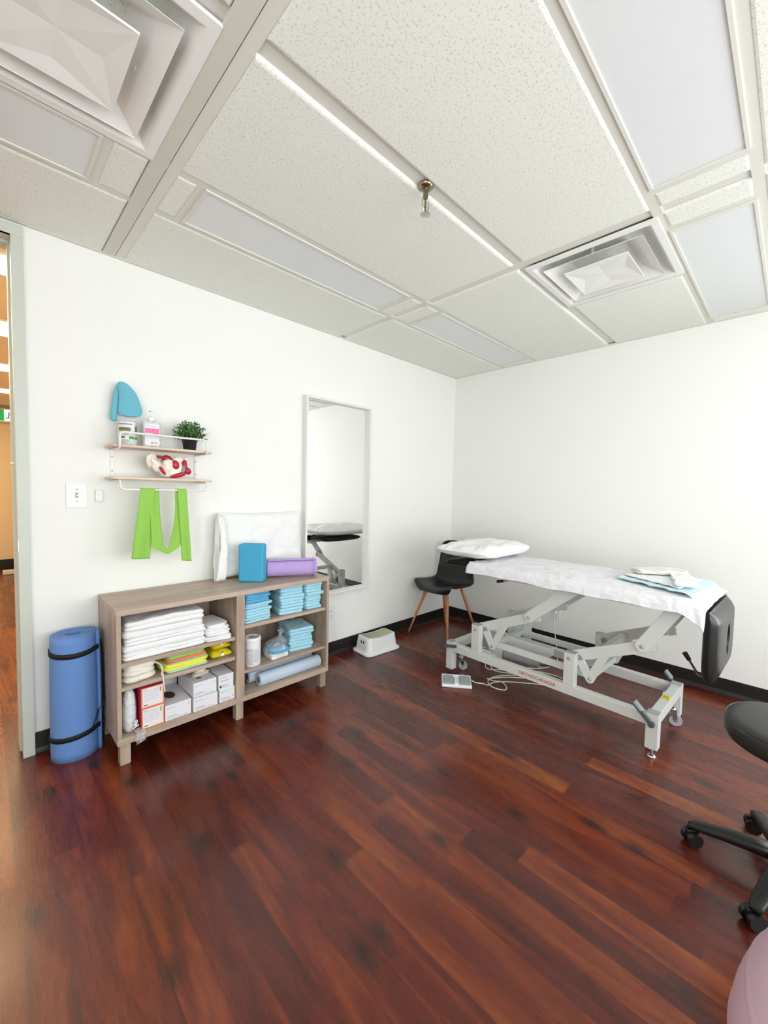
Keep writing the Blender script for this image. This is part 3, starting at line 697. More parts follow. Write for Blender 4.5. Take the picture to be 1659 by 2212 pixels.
# --- bottom: plastic bag, printed boxes, glove boxes
t = thing('plastic_bag', 'clear tied plastic bag of gauze standing in the lower left cabinet corner', 'bag', (CXL + .060, FY + .048, .1335))
rr = [(.012, .0), (.026, .004), (.032, .03), (.033, .09), (.030, .14), (.026, .175), (.018, .196), (.005, .203)]
def bagfn(sc_, sd):
    mb = MB(); nn = 22
    v = [(r * sc_ * (1 + .10 * nz(math.cos(2 * PI * i / nn) * 2, math.sin(2 * PI * i / nn) * 2, zz * 22 + sd)) * math.cos(2 * PI * i / nn), r * sc_ * 1.1 * (1 + .12 * nz(i * .6, zz * 20, sd)) * math.sin(2 * PI * i / nn), zz) for r, zz in rr for i in range(nn)]
    fs = [(a * nn + i, a * nn + (i + 1) % nn, (a + 1) * nn + (i + 1) % nn, (a + 1) * nn + i) for a in range(len(rr) - 1) for i in range(nn)] + [tuple(range(nn)), tuple(reversed(range((len(rr) - 1) * nn, len(rr) * nn)))]
    return mb.add(v, fs, 0, True)
bagfn(1.0, 3).build('bag_film', 'clearb', t)
bagfn(.86, 8).build('bag_contents', 'padw', t)
mb = MB(); mb.tube(catmull([(.016, -.036, .055), (.020, -.042, .045), (.012, -.044, .038), (.022, -.045, .030), (.030, -.044, .036)], 5), .003, 6); mb.tube(catmull([(.012, -.036, .050), (.024, -.044, .058), (.018, -.046, .030), (.008, -.045, .024)], 5), .0025, 6)
mb.build('white_tie', 'whitep', t)
MB().grid(lambda u, v: (.010 + u * .040 + .005 * math.sin(v * 9), -.034 - .042 * min(1, v * 7), .012 - v * .058 + .012 * u * v), 6, 8).build('bag_tail', 'clearb', t, solid=.0006)
def bars(mb, x0, x1, z0, z1, rows_, y, m, seed, hgt=.0016):
    rnd = random.Random(seed)
    for r in range(rows_):
        zz = z1 - (z1 - z0) * r / max(1, rows_ - 1); x = x0
        while x < x1:
            L = rnd.uniform(.003, .012); L = min(L, x1 - x); mb.box(x, x + L, y - .0005, y, zz - hgt / 2, zz + hgt / 2, m); x += L + .0022
def carton(label, x, y, z, w, d, h, rz=0., kind='glove', letter=None, seed=0, ltx='ink'):
    t = thing('supply_box' if kind == 'print' else 'glove_box', label, 'box', (x, y, z), math.radians(rz))
    if kind == 'print':
        MB().box(-w / 2, w / 2, -d / 2, d / 2, 0, h).build('carton', 'pink', t, bevel=.001)
        mb = MB()
        e = .0006; b = .006
        mb.box(-w / 2 + .0005, w / 2 - .0005, -d / 2 - e, -d / 2, .0005, h - .0005, 0)
        mb.build('front_border', 'orangec', t)
        mb = MB(); mb.box(-w / 2 + b, w / 2 - b, -d / 2 - 2 * e, -d / 2 - e, b, h - b * .8, 0); mb.build('front_label', 'card', t)
        mb = MB(); bars(mb, -w / 2 + b + .005, w / 2 - b - .018, b + .03, h - b - .012, 5, -d / 2 - 2 * e, 0, seed); mb.box(-w / 2 + b + .004, -w / 2 + b + .020, -d / 2 - .0018, -d / 2 - .0012, h - b - .009, h - b - .005, 1)
        mb.box(w / 2 - b - .012, w / 2 - b - .007, -d / 2 - .0018, -d / 2 - .0012, h - .035, h - .012, 2); mb.box(-w / 2 + b + .006, -w / 2 + b + .022, -d / 2 - .0018, -d / 2 - .0012, b + .006, b + .010, 3)
        mb.build('label_print', ['ink', 'tealp', 'greenl', 'dark'], t)
        MB().box(w / 2, w / 2 + .0005, -d / 2, d / 2, 0, h).build('side_print', 'red', t)
    else:
        MB().box(-w / 2, w / 2, -d / 2, d / 2, 0, h).build('carton', 'card', t, bevel=.0015)
        mb = MB(); y_ = -d / 2 - .0002
        mb.lathe([(.0, -.0003), (.0045, -.0003), (.0045, .0003), (0, .0003)], (-w / 2 + .014, y_, h - .016), n=12, R=Matrix.Rotation(PI / 2, 3, 'X')); 
        bars(mb, -w / 2 + .022, -w / 2 + .050, h - .018, h - .015, 1, y_, 0, seed, .004)
        bars(mb, -w / 2 + .010, -w / 2 + .055, .018, .019, 1, y_, 1, seed + 1, .004); bars(mb, -w / 2 + .010, w / 2 - .02, .0075, .0085, 1, y_, 2, seed + 2, .0025)
        mb.build('box_print', ['tealp', 'ink', ltx], t)
        if letter: text(letter, .016, 'tealp' if letter == 'M' else 'ink', t, Matrix.Translation((w / 2 - .012, y_ - .0005, .020 if letter == 'S' else h - .022)) @ Matrix.Rotation(PI / 2, 4, 'X'), 'size_letter')
    return t
carton('red and orange printed box, lower of the pair beside the plastic bag', CXL + .153, FY + .066, .1328, .100, .12, .101, kind='print', seed=1)
carton('red and orange printed box, upper of the pair beside the plastic bag', CXL + .153, FY + .070, .2335, .100, .12, .100, kind='print', seed=2)
g1 = carton('white glove box with an oval opening on top, right of the printed boxes', CXL + .270, FY + .127, .1328, .125, .24, .078, seed=3, letter='M')
MB().lathe([(0, 0), (.5, 0)], n=28).xf(Matrix.Translation((-.01, -.01, .0790)) @ Matrix.Diagonal((.052, .085, 1, 1))).build('oval_opening', 'hole', g1)
carton('white glove box lying under the tilted open glove box', CXL + .404, FY + .110, .1328, .126, .22, .072, seed=4)
g2 = carton('open white glove box with latex gloves poking out, tilted on another box', CXL + .398, FY + .105, .2055, .122, .21, .076, seed=5, letter='M', ltx='tealp')
g2.rotation_euler = (math.radians(-1.5), 0, math.radians(2))
MB().lathe([(0, 0), (.5, 0)], n=24).xf(Matrix.Translation((-.012, -.05, .0775)) @ Matrix.Diagonal((.032, .024, 1, 1))).build('red_seal', 'red', g2)
mb = MB(); slab(mb, .085, .07, .020, layers=2, r=.02, seed=90, amp=.06, bulge=.012, zn=.018); mb.xf(Matrix.Translation((.012, .020, .077))); mb.build('latex_glove', 'latex', g2)
carton('white glove box marked S at the lower right of the left compartment', CXL + .521, FY + .096, .1328, .086, .19, .072, seed=6, letter='S', ltx='pink')
g3 = carton('white box with a dark square logo, on top of the box marked S', CXL + .516, FY + .100, .2045, .084, .19, .078, seed=7, ltx='ink')
MB().box(-.036, -.026, -.0958, -.0950, .010, .021).build('square_logo', 'dark', g3)
mb = MB(); bars(mb, -.026, .012, .044, .045, 1, -.0952, 0, 33, .003); mb.build('pink_print', 'red', g3)
carton('white glove box standing behind the oval-opening box in the lower compartment', CXL + .262, FY + .300, .1328, .16, .10, .150, seed=8)

# --- right compartment, top shelf: blue underpads in three stacks
def padstack(x, y, z, n, w, d, h, where, gp, seed, dark=(), rz0=0., mid='padd'):
    for i in range(n):
        r = random.Random(seed + i)
        mt = 'padb' if i in dark else mid
        hh = h * r.uniform(.9, 1.1)
        soft('folded_underpad', '%s blue pad, %s of %s' % ('bright' if i in dark else 'pale', nth(i, n), where), 'underpad', mt, x + r.uniform(-.004, .004), y + r.uniform(-.004, .006), z, w + r.uniform(-.006, .006), d, hh,
             math.radians(rz0 + r.uniform(-2.5, 2.5)), gp, layers=1, r=.014, seed=seed + i * 1.9, amp=.008, bulge=min(.006, hh * .4), zn=.003)
        z += hh * 1.0
padstack(-2.380, FY + .122, .5318, 11, .160, .215, .0158, 'the left underpad stack, top shelf', 'underpads in the left stack', 100, (7, 8, 9, 10))
padstack(-2.135, FY + .130, .5318, 9, .162, .225, .0190, 'the middle underpad stack, top shelf', 'underpads in the middle stack', 140, (), -7)
padstack(-1.990, FY + .125, .5318, 9, .122, .21, .0190, 'the right underpad stack, top shelf', 'underpads in the right stack', 180, (), 2)
# --- right compartment, middle shelf
t = thing('wipes_canister', 'white wipes canister with small red and grey print on the middle right shelf', 'canister', (-2.398, FY + .056, .2728))
MB().lathe([(0, .0), (.046, .0), (.048, .004), (.048, .142), (.0465, .146)], n=40).build('canister_body', 'card', t)
MB().lathe([(.0485, .140), (.0495, .142), (.0495, .160), (.047, .165), (.034, .166), (.032, .162), (.0, .162)], n=40).build('lid', 'whitep', t)
MB().lathe([(0, .163), (.012, .163), (.014, .1655), (.010, .167), (0, .167)], n=20).build('lid_opening', 'ink', t)
mb = MB(); rnd = random.Random(5)
def onc(a, z, wd, ht, m):      # small curved mark on the canister
    mb.grid(lambda u, v: (.0484 * math.cos(a + wd * (u - .5)), .0484 * math.sin(a + wd * (u - .5)), z + ht * (v - .5)), 3, 1, m)
for r_ in range(14):
    a = math.radians(-152)
    while a < math.radians(-114):
        L = rnd.uniform(.05, .16); onc(a + L / 2, .088 - r_ * .0055, L, .0022, 0); a += L + .04
for r_ in range(12):
    a = math.radians(-106)
    while a < math.radians(-74):
        L = rnd.uniform(.05, .12); onc(a + L / 2, .096 - r_ * .006, L, .0024, 0); a += L + .04
mb.build('label_print', ['ink'], t)
for i, ch in enumerate('pos'):
    a = math.radians(-147 + i * 15)
    text(ch, .021, 'red', t, Matrix.Translation((.0487 * math.cos(a), .0487 * math.sin(a), .101)) @ Matrix.Rotation(a + PI / 2, 4, 'Z') @ Matrix.Rotation(PI / 2, 4, 'X'), 'red_letter')
t = thing('plastic_bag', 'clear knotted plastic bag holding blue and white pads beside the canister', 'bag', (-2.228, FY + .080, .2728))
mb = MB(); slab(mb, .115, .12, .030, layers=3, r=.012, seed=210, amp=.01, bulge=.004, zn=.003); mb.build('white_pad', 'padw', t)
mb = MB(); slab(mb, .112, .12, .032, layers=3, r=.02, seed=215, amp=.02, bulge=.006, zn=.010); mb.xf(Matrix.Translation((0, .004, .030))); mb.build('blue_pad', 'padb', t)
mb = MB(); 
def bag2(u, v):
    a = 2 * PI * u; pr = [(.03, .001), (.075, .002), (.084, .02), (.084, .055), (.068, .085), (.040, .102), (.016, .116), (.008, .126), (.020, .140), (.030, .150)]
    q = v * (len(pr) - 1); i = min(int(q), len(pr) - 2); f = q - i; r = pr[i][0] * (1 - f) + pr[i + 1][0] * f; z_ = pr[i][1] * (1 - f) + pr[i + 1][1] * f
    r *= 1 + .16 * nz(math.cos(a) * 2.5, math.sin(a) * 2.5, z_ * 26 + 5) + (.25 * nz(math.cos(a) * 6, math.sin(a) * 6, 2) if v > .8 else 0)
    k = max(0, z_ - .06) / .09
    return (r * math.cos(a) * .86 + .040 * k, r * math.sin(a) * .86 - .0 * k, z_)
mb.grid(bag2, 40, 30, cu=True); mb.build('bag_film', 'clearb', t)
padstack(-2.050, FY + .135, .2728, 7, .165, .20, .0200, 'the stack beside the knotted plastic bag', 'underpads in the leaning stack', 240, (), -10, 'padd')
for (yy_, xa, xb, lab) in ((FY + .042, -2.366, -1.930, 'light blue paper roll lying at the front of the bottom right shelf'), (FY + .123, -2.398, -1.940, 'light blue paper roll lying behind the front roll on the bottom right shelf')):
    t = thing('paper_roll', lab, 'paper roll', ((xa + xb) / 2, yy_, .1328)); L = (xb - xa) / 2; r = .0375
    RX = Matrix.Rotation(PI / 2, 3, 'Y')
    MB().lathe([(.017, -L), (.034, -L), (r, -L + .003), (r, L - .006), (.030, L), (.017, L)], (0, 0, r), n=36, R=RX).build('paper_winding', 'rollp', t)
    MB().lathe([(.015, -L), (.0175, -L), (.0175, L), (.015, L), (.015, -L)], (0, 0, r), n=24, R=RX).build('cardboard_core', 'core', t)
    if yy_ > -.3: MB().grid(lambda u, v: (-L + .002 + u * .05, -.030 + .006 * v - .012 * u, .030 + v * .040), 4, 6).build('loose_sheet_edge', 'rollp', t, solid=.0006)

# --- on top of the cabinet
mb = cushion(.600, .405, .092, 40, .09, 5, .012, 4.0)
pm = Matrix.Translation((-2.184, -.062, .741 + .209)) @ Matrix.Rotation(math.radians(86), 4, 'X') @ Matrix.Translation((0, 0, -.055))
mb.xf(pm)
# open pillow-case end hanging loose on the left
t = thing('standing_pillow', 'plump white pillow leaning upright against the wall on the cabinet', 'pillow', (0, 0, 0))
o = mb.build('pillow_body', 'pcase', t)
mb = MB()
def flap(side):
    def fn(u, v):
        z_ = .745 + .395 * v; bulge = math.sin(PI * v) ** .6
        x = -2.472 - u * (.030 + .030 * (1 - v) ** 2) + .006 * nz(v * 5, side)
        y = -.100 + .018 * (v - .5) * 2 + side * (.008 + .045 * bulge * (1 - u * .25)) + .006 * nz(u * 2, v * 6, side)
        return (x, y, z_)
    return fn
mb.grid(flap(-1), 6, 20); mb.grid(flap(1), 6, 20); mb.build('open_case_end', 'pcase', t, solid=.0015)
mb = MB().obox((0, 0, .115), (.150, .082, .23)); t = tag(mb.build('yoga_block', 'block', loc=(-2.3375, -.2120, .7385), rz=math.radians(-43.5), origin=(0, 0, 0), bevel=.012, seg=3), 'bright blue foam yoga block standing on end on the cabinet top', 'yoga block')
a0, a1 = Vector((-2.225, -.182, .0)), Vector((-1.945, -.318, .0)); dv = a1 - a0; L = dv.length; ang = math.atan2(dv.y, dv.x)
t = thing('rolled_towel', 'lavender rolled-up towel lying beside the blue yoga block', 'rolled towel', ((a0.x + a1.x) / 2, (a0.y + a1.y) / 2, .7405), ang)
mb = MB(); nn = 60
def roll(u, v):
    a = u * 2 * PI * 3.0; r = .020 + .0125 * u * 3.0; r += .0025 * nz(v * 9, math.cos(a) * 1.5, math.sin(a) * 1.5)
    x = (v - .5) * L * (1 + .02 * math.sin(a))
    return (x, r * math.cos(a + 2.0), .0585 + r * math.sin(a + 2.0) * .98)
mb.grid(roll, 150, 24); mb.build('towel_body', 'purple', t, solid=.007, off=0)
MB().tube([(L / 2 - .018, .0600 * math.cos(q), .0585 + .0600 * math.sin(q)) for q in [2 * PI * i / 40 for i in range(41)]], .0022, 6).build('hem_seam', 'purple', t)
# ================================================================== WALL SHELF AND ITS THINGS
SX0, SX1, SF = -3.055, -2.560, -.165
UZ, LZ = 1.500, 1.338          # undersides of the two boards
t = thing('wall_shelf', 'two-tier pale wood wall shelf with white wire rails', 'shelf', ((SX0 + SX1) / 2, 0, LZ))
def bd(z): 
    pl = [(SX0 + .012, SF), (SX1 - .012, SF), (SX1, SF + .012), (SX1, -.012), (SX1 - .010, -.003), (SX0 + .010, -.003), (SX0, -.012), (SX0, SF + .012)]
    cx = (SX0 + SX1) / 2; return MB().prism([(x - cx, y) for x, y in pl], 'z', z - LZ, z - LZ + .013)
bd(UZ).build('upper_board', 'shelfw', t, bevel=.003); bd(LZ).build('lower_board', 'shelfw', t, bevel=.003)
cx = (SX0 + SX1) / 2
for x in (-3.022, -2.600):
    MB().box(x - cx - .007, x - cx + .007, -.006, 0, .0, UZ - LZ).build('upright', 'whitem', t, bevel=.001)
    for z in (.045, .120): MB().cyl((x - cx, -.006, z), (x - cx, -.008, z), .004, n=12).build('screw', 'capg', t)
RY = -.178
def rail(zs, zr, nm):
    mb = MB(); x0, x1 = -3.022 - cx, -2.600 - cx; s = 1 if zr > zs else -1
    pts = [(x0, -.010, zs), (x0, RY + .015, zs), (x0, RY + .004, zs + s * .004), (x0, RY, zs + s * .015), (x0, RY, zr - s * .018), (x0 + .005, RY, zr - s * .005), (x0 + .018, RY, zr)]
    pts += [(-x for x in ())] if False else []
    full = pts + [(x1 - (p[0] - x0), p[1], p[2]) for p in reversed(pts)]
    mb.tube(full, .0055, 12); return mb.build(nm, 'whitem', t)
rail(UZ - LZ - .005, 1.572 - LZ, 'upper_rail'); rail(-.005, 1.288 - LZ, 'lower_rail')
SZ = UZ + .013
t = thing('wipes_tub', 'translucent tub with green and white printed label on the left of the upper shelf', 'tub', (-2.968, -.090, SZ))
MB().lathe([(0, 0), (.040, 0), (.043, .004), (.043, .118), (.040, .122), (.038, .122), (.038, .130), (.036, .134), (0, .134)], n=36).build('tub_body', 'clearg', t)
def onr(mb, a0, a1, z0, z1, m, R=.0436): mb.grid(lambda u, v: (R * math.cos(math.radians(a0 + (a1 - a0) * u)), R * math.sin(math.radians(a0 + (a1 - a0) * u)), z0 + (z1 - z0) * v), 12, 1, m)
mb = MB(); onr(mb, -175, -60, .030, .118, 0); onr(mb, -170, -75, .103, .110, 1, .0439); onr(mb, -165, -85, .072, .090, 2, .0439); onr(mb, -172, -120, .035, .045, 2, .0439); onr(mb, -95, -62, .032, .046, 3, .0439); onr(mb, -58, -30, .030, .044, 3, .0439); onr(mb, -56, -34, .060, .100, 2, .0439)
for q in range(4): onr(mb, -160, -100 + q * 3, .050 + q * .005, .0515 + q * .005, 1, .0439)
mb.build('printed_label', ['card', 'ink', 'olive', 'greenp'], t)
t = thing('pump_bottle', 'white pump lotion bottle with pink label on the upper shelf', 'bottle', (-2.858, -.085, SZ), math.radians(-4))
bp = [(x, y) for x, y in rrect(.086, .052, .012, 5)]; mb = MB()
rr = [(1, 0), (1.0, .002), (1, .128), (.96, .136), (.6, .142), (.38, .146)]
v = [(x * s, y * s, z) for s, z in rr for x, y in bp]; nb = len(bp)
fs = [(a * nb + i, a * nb + (i + 1) % nb, (a + 1) * nb + (i + 1) % nb, (a + 1) * nb + i) for a in range(len(rr) - 1) for i in range(nb)] + [tuple(range(nb)), tuple(reversed(range((len(rr) - 1) * nb, len(rr) * nb)))]
mb.add(v, fs, 0, True).build('bottle_body', 'clearg', t)
MB().cyl((0, 0, .142), (0, 0, .160), .0165).cyl((0, 0, .160), (0, 0, .168), .0165, .007).cyl((0, 0, .165), (0, 0, .193), .0035).build('pump_collar', 'whitep', t)
MB().obox((-.004, -.006, .195), (.010, .034, .007), 0).obox((.004, 0, .195), (.020, .010, .007), 0).build('pump_head', 'whitep', t, bevel=.002)
mb = MB(); y_ = -.0265; mb.box(-.034, .034, y_ - .0004, y_, .012, .124, 0); mb.box(-.033, .033, y_ - .0008, y_ - .0004, .076, .100, 1); mb.box(.004, .030, y_ - .0010, y_ - .0008, .072, .082, 1)
bars(mb, -.028, .020, .068, .112, 2, y_ - .0004, 2, 77, .002); bars(mb, -.006, .024, .024, .0245, 1, y_ - .0004, 3, 78, .004)
mb.lathe([(.003, -.0003), (.0045, -.0003), (.0045, .0003), (.003, .0003)], (.024, y_ - .0008, .062), n=14, R=Matrix.Rotation(PI / 2, 3, 'X'), m=4)
mb.build('pink_label', ['card', 'hotpink', 'ink', 'dark', 'red'], t)
# plant
t = thing('potted_plant', 'small leafy green artificial plant in a black pot on the upper shelf', 'plant', (-2.663, -.092, SZ))
MB().lathe([(0, .0), (.030, .0), (.032, .003), (.039, .052), (.0425, .053), (.0425, .064), (.0395, .064), (.038, .056), (0, .054)], n=36).build('pot', 'pot', t)
rnd = random.Random(4); st = MB(); lf = MB(); ll = MB()
for i in range(150):
    a = rnd.uniform(0, 2 * PI); e = rnd.uniform(.05, 1.42); L = rnd.uniform(.060, .108) * (1 - .18 * e / 1.4)
    dx, dy, dz = math.cos(a) * math.sin(e), math.sin(a) * math.sin(e) * .72, math.cos(e) * 1.08
    if dy > 0: dy *= .75
    b = Vector((math.cos(a) * .012, math.sin(a) * .012, .055)); tip = b + Vector((dx, dy, dz)) * L * Vector((1, 1, 1)).length / 1.732
    tip.x = b.x + dx * L * 1.12; mid = (b + tip) / 2 + Vector((0, 0, .010)); pts = catmull([b, mid, tip], 4)
    st.tube(pts, .0009, 4, caps=False)
    for j in range(13):
        q = rnd.uniform(.30, 1.02); p = pts[min(int(q * 8), 8)] + Vector((rnd.gauss(0, .004), rnd.gauss(0, .004), rnd.gauss(0, .004)))
        d1 = Vector((rnd.gauss(0, 1), rnd.gauss(0, 1), rnd.gauss(.5, .7))).normalized(); d2 = d1.cross(Vector((rnd.gauss(0, 1), rnd.gauss(0, 1), rnd.gauss(0, 1)))).normalized(); d3 = d1.cross(d2)
        l = rnd.uniform(.009, .016); w_ = l * .30; tgt = ll if rnd.random() < .25 else lf
        tgt.add([p, p + d1 * l * .5 + d2 * w_, p + d1 * l, p + d1 * l * .5 - d2 * w_, p + d1 * l * .5 + d3 * w_ * .5], [(0, 1, 4), (1, 2, 4), (2, 3, 4), (3, 0, 4)])
st.build('stems', 'leaf', t)
fo = lf.build('foliage', 'leaf', t); o = ll.build('pale_leaf_tips', 'leafl', t)
# pelvis model: fused lumps
t = thing('pelvis_model', 'ivory anatomical pelvis model with red muscles on the lower shelf', 'anatomical model', (-2.775, -.095, LZ + .013))
def ell(mb, c, r, rx=0, ry=0, rz=0, n=14):
    R = Matrix.Rotation(math.radians(rz), 3, 'Z') @ Matrix.Rotation(math.radians(ry), 3, 'Y') @ Matrix.Rotation(math.radians(rx), 3, 'X'); c = Vector(c); v = []
    for i in range(n + 1):
        for j in range(2 * n):
            th, ph = PI * i / n, PI * j / n; v.append(c + R @ Vector((r[0] * math.sin(th) * math.cos(ph), r[1] * math.sin(th) * math.sin(ph), r[2] * math.cos(th))))
    k = 2 * n; return mb.add(v, [(i * k + j, (i + 1) * k + j, (i + 1) * k + (j + 1) % k, i * k + (j + 1) % k) for i in range(n) for j in range(k)], 0, True)
mb = MB()
def wing(u, v, s=1):     # iliac wing: a curved blade
    a = math.radians(-20 + 95 * u)
    r = .058 * (1 - .10 * math.cos(u * PI * 2))
    x = -.060 - .050 * math.sin(a) * (.35 + .65 * v); z = .060 + .062 * v * math.cos(a * .7) + .010 * math.sin(u * PI); y = .02 - .055 * (1 - u) * v + .030 * u
    return (x, y, z)
ell(mb, (-.082, -.008, .088), (.040, .009, .050), 14, -40, 24); ell(mb, (-.098, -.010, .112), (.020, .008, .020), 10, -30, 16); ell(mb, (-.066, -.030, .070), (.016, .010, .046), 0, -42, 10)
ell(mb, (-.058, -.020, .062), (.040, .017, .032), 0, 42, 10); ell(mb, (-.030, -.034, .036), (.040, .019, .024), 0, 35, 0)
ell(mb, (-.012, -.044, .078), (.034, .020, .026), 0, 10, 8); ell(mb, (-.018, -.040, .055), (.028, .024, .030)); ell(mb, (.025, -.044, .060), (.036, .016, .038), 0, 25, 0)
ell(mb, (.038, -.036, .100), (.028, .013, .022), 0, -10, 0); ell(mb, (.062, -.020, .100), (.026, .012, .017), 0, 15, 0); ell(mb, (.085, -.010, .112), (.020, .010, .012), 0, -30, 0)
ell(mb, (.018, -.040, .030), (.048, .018, .020), 0, -4, 0); ell(mb, (.0, .030, .070), (.050, .020, .050)); ell(mb, (.070, .020, .085), (.036, .012, .034), 0, 40, 0); ell(mb, (.0, -.020, .022), (.055, .028, .020))
ell(mb, (-.062, .024, .095), (.040, .012, .030), 0, -30, -20)
o = mb.build('pelvis_bone', 'bone', t); rm = o.modifiers.new('fuse', 'REMESH'); rm.mode = 'VOXEL'; rm.voxel_size = .0028; rm.use_smooth_shade = True
s_ = o.modifiers.new('soften', 'SMOOTH'); s_.factor = .6; s_.iterations = 6; bake(o)
def musc(c, r, ry, nm='muscle', mt='muscle', rz=0):
    mb = MB(); ell(mb, c, r, 0, ry, rz); return mb.build(nm, mt, t)
musc((.018, -.054, .074), (.020, .012, .026), -18); musc((-.010, -.012, .108), (.026, .016, .018), 15); musc((-.040, -.012, .114), (.024, .010, .008), 8)
musc((-.044, -.046, .040), (.010, .010, .026), -35); musc((.062, -.042, .062), (.019, .014, .044), 12); musc((.086, -.034, .046), (.024, .012, .018), 42)
musc((.036, -.048, .021), (.044, .016, .014), -16); musc((.058, -.055, .050), (.009, .006, .022), 12, 'nerve_patch', 'nerve')
# hook and cloth above the shelf
t = thing('wall_hook', 'small white adhesive hook above the wall shelf', 'hook', (-2.985, 0, 1.812))
MB().box(-.011, .011, -.007, 0, -.012, .022).tube(catmull([(0, -.006, .004), (0, -.022, -.004), (0, -.034, .002), (0, -.038, .014)], 5), .005, 8).build('hook_body', 'whitep', t, bevel=.0015)
rows_ = [(1.842, -2.993, -2.973), (1.836, -3.002, -2.958), (1.818, -3.004, -2.938), (1.795, -3.000, -2.920), (1.765, -2.998, -2.906), (1.735, -3.000, -2.896), (1.708, -3.002, -2.891), (1.688, -3.001, -2.895), (1.676, -2.998, -2.905), (1.670, -2.980, -2.925)]
t = thing('microfibre_cloth', 'teal cloth hanging in folds from the wall hook above the tub', 'cloth', (0, 0, 0))
rows_blob(catmull([Vector(r) for r in rows_], 3), .030, -.052, seed=2).build('front_fold', 'teal', t)
rows2 = [(1.838, -2.998, -2.985), (1.815, -3.010, -2.988), (1.785, -3.018, -2.992), (1.745, -3.024, -2.996), (1.705, -3.029, -3.000), (1.670, -3.034, -3.003), (1.648, -3.034, -3.004), (1.638, -3.024, -3.010)]
rows_blob(catmull([Vector(r) for r in rows2], 3), .024, -.040, seed=7).build('side_fold', 'teal', t)
# green exercise band draped over the lower rail
t = thing('exercise_band', 'bright lime green elastic band looped over the lower shelf rail', 'exercise band', (0, 0, 0))
yf, yb = RY - .0055, RY + .0055; zt = 1.2935
def tail(u, v, xa, xb, za, zb, fl, sd):
    x = (xa[0] * (1 - v) + xb[0] * v) * (1 - u) + (xa[1] * (1 - v) + xb[1] * v) * u
    z = zt + (za * (1 - u) + zb * u - zt) * v
    return (x, yf - fl * v * math.sin(u * PI * 1.5 + .4) + .004 * nz(u * 2, v * 4, sd) * v - .004 * v, z)
mb = MB()
mb.grid(lambda u, v: tail(u, v, (-2.935, -2.868), (-2.982, -2.893), .938, .928, .012, 3), 14, 30)
mb.grid(lambda u, v: tail(u, v, (-2.758, -2.712), (-2.742, -2.684), .905, .892, .010, 8), 10, 30)
# middle hanging loop
OUT = catmull([(-2.902, 0, zt), (-2.892, 0, 1.16), (-2.888, 0, 1.04), (-2.884, 0, .992), (-2.850, 0, .966), (-2.812, 0, .948), (-2.778, 0, .966), (-2.748, 0, .988), (-2.742, 0, 1.05), (-2.742, 0, 1.15), (-2.746, 0, zt)], 6)
INN = catmull([(-2.846, 0, zt), (-2.842, 0, 1.17), (-2.834, 0, 1.07), (-2.826, 0, 1.00), (-2.818, 0, .983), (-2.812, 0, .978), (-2.803, 0, .980), (-2.790, 0, 1.02), (-2.776, 0, 1.09), (-2.769, 0, 1.18), (-2.768, 0, zt)], 6)
def loop(u, v):
    i = min(59, int(round(u * 60))) if u < 1 else 60
    p = OUT[i] * (1 - v) + INN[i] * v; k = math.sin(PI * u) ** .5 if 0 < u < 1 else 0
    return (p.x, yb - .020 * k + (.022 * k) * v + .004 * nz(u * 6, v * 2, 5), p.z)
mb.grid(loop, 60, 8)
# the turn over the rail
for xa, xb in ((-2.935, -2.846), (-2.768, -2.712)):
    mb.grid(lambda u, v: (xa + (xb - xa) * u, RY - .0055 * math.cos(PI * v), 1.288 + .0055 + .003 * math.sin(PI * v) - .0), 4, 8)
mb.build('band_strip', 'lime', t, solid=.0008)

# ================================================================== EXERCISE MAT
t = thing('exercise_mat', 'thick blue rolled exercise mat standing on end beside the cabinet', 'exercise mat', (-3.209, -.122, 0), 0)
th = .0135; turns = 4.15; ri = .034
PH = .45
def msc(v): return 1 + .05 * (1 - v) + .024 * math.sin(PI * v)
def msp(u, v):
    a = PH - u * 2 * PI * turns; r = (ri + (th + .0012) * u * turns) * msc(v)
    return (r * math.cos(a), r * math.sin(a) * .92, .592 * v)
MB().grid(msp, 200, 16).build('mat_roll', 'mat', t, solid=th, off=0)
def rout(q):
    u = (PH - q) / (2 * PI * turns)
    while u <= 1 - 1 / turns: u += 1 / turns
    while u > 1: u -= 1 / turns
    return ri + (th + .0012) * u * turns
def strap(zc, tilt, sagz):
    mb = MB()
    def fn(u, v):
        q = 2 * PI * u; z = zc + (v - .5) * .024 + tilt * math.cos(q) - sagz * max(0, -math.sin(q)); rs = rout(q); rs = (rs + rout(q + .12) + rout(q - .12)) / 3
        r = rs * msc(max(0, min(1, z / .592))) + th / 2 + .0035
        return (r * math.cos(q), r * .925 * math.sin(q), z)
    mb.grid(fn, 80, 1, cu=True); return mb.build('elastic_strap', 'band', t, solid=.002, off=0)
strap(.522, .004, .014); strap(.118, .010, .0)
def cs(u, v):
    q = math.radians(-6 - 52 * max(0, (v - .5) / .5) ** 1.5); z = .520 - .395 * v
    r = rout(q) * msc(z / .592) + th / 2 + .004 + .005 * math.sin(PI * v)
    return (r * math.cos(q) , r * .925 * math.sin(q) - (u - .5) * .018, z + (u - .5) * .012)
MB().grid(cs, 1, 30).build('carry_strap', 'band', t, solid=.002, off=0)

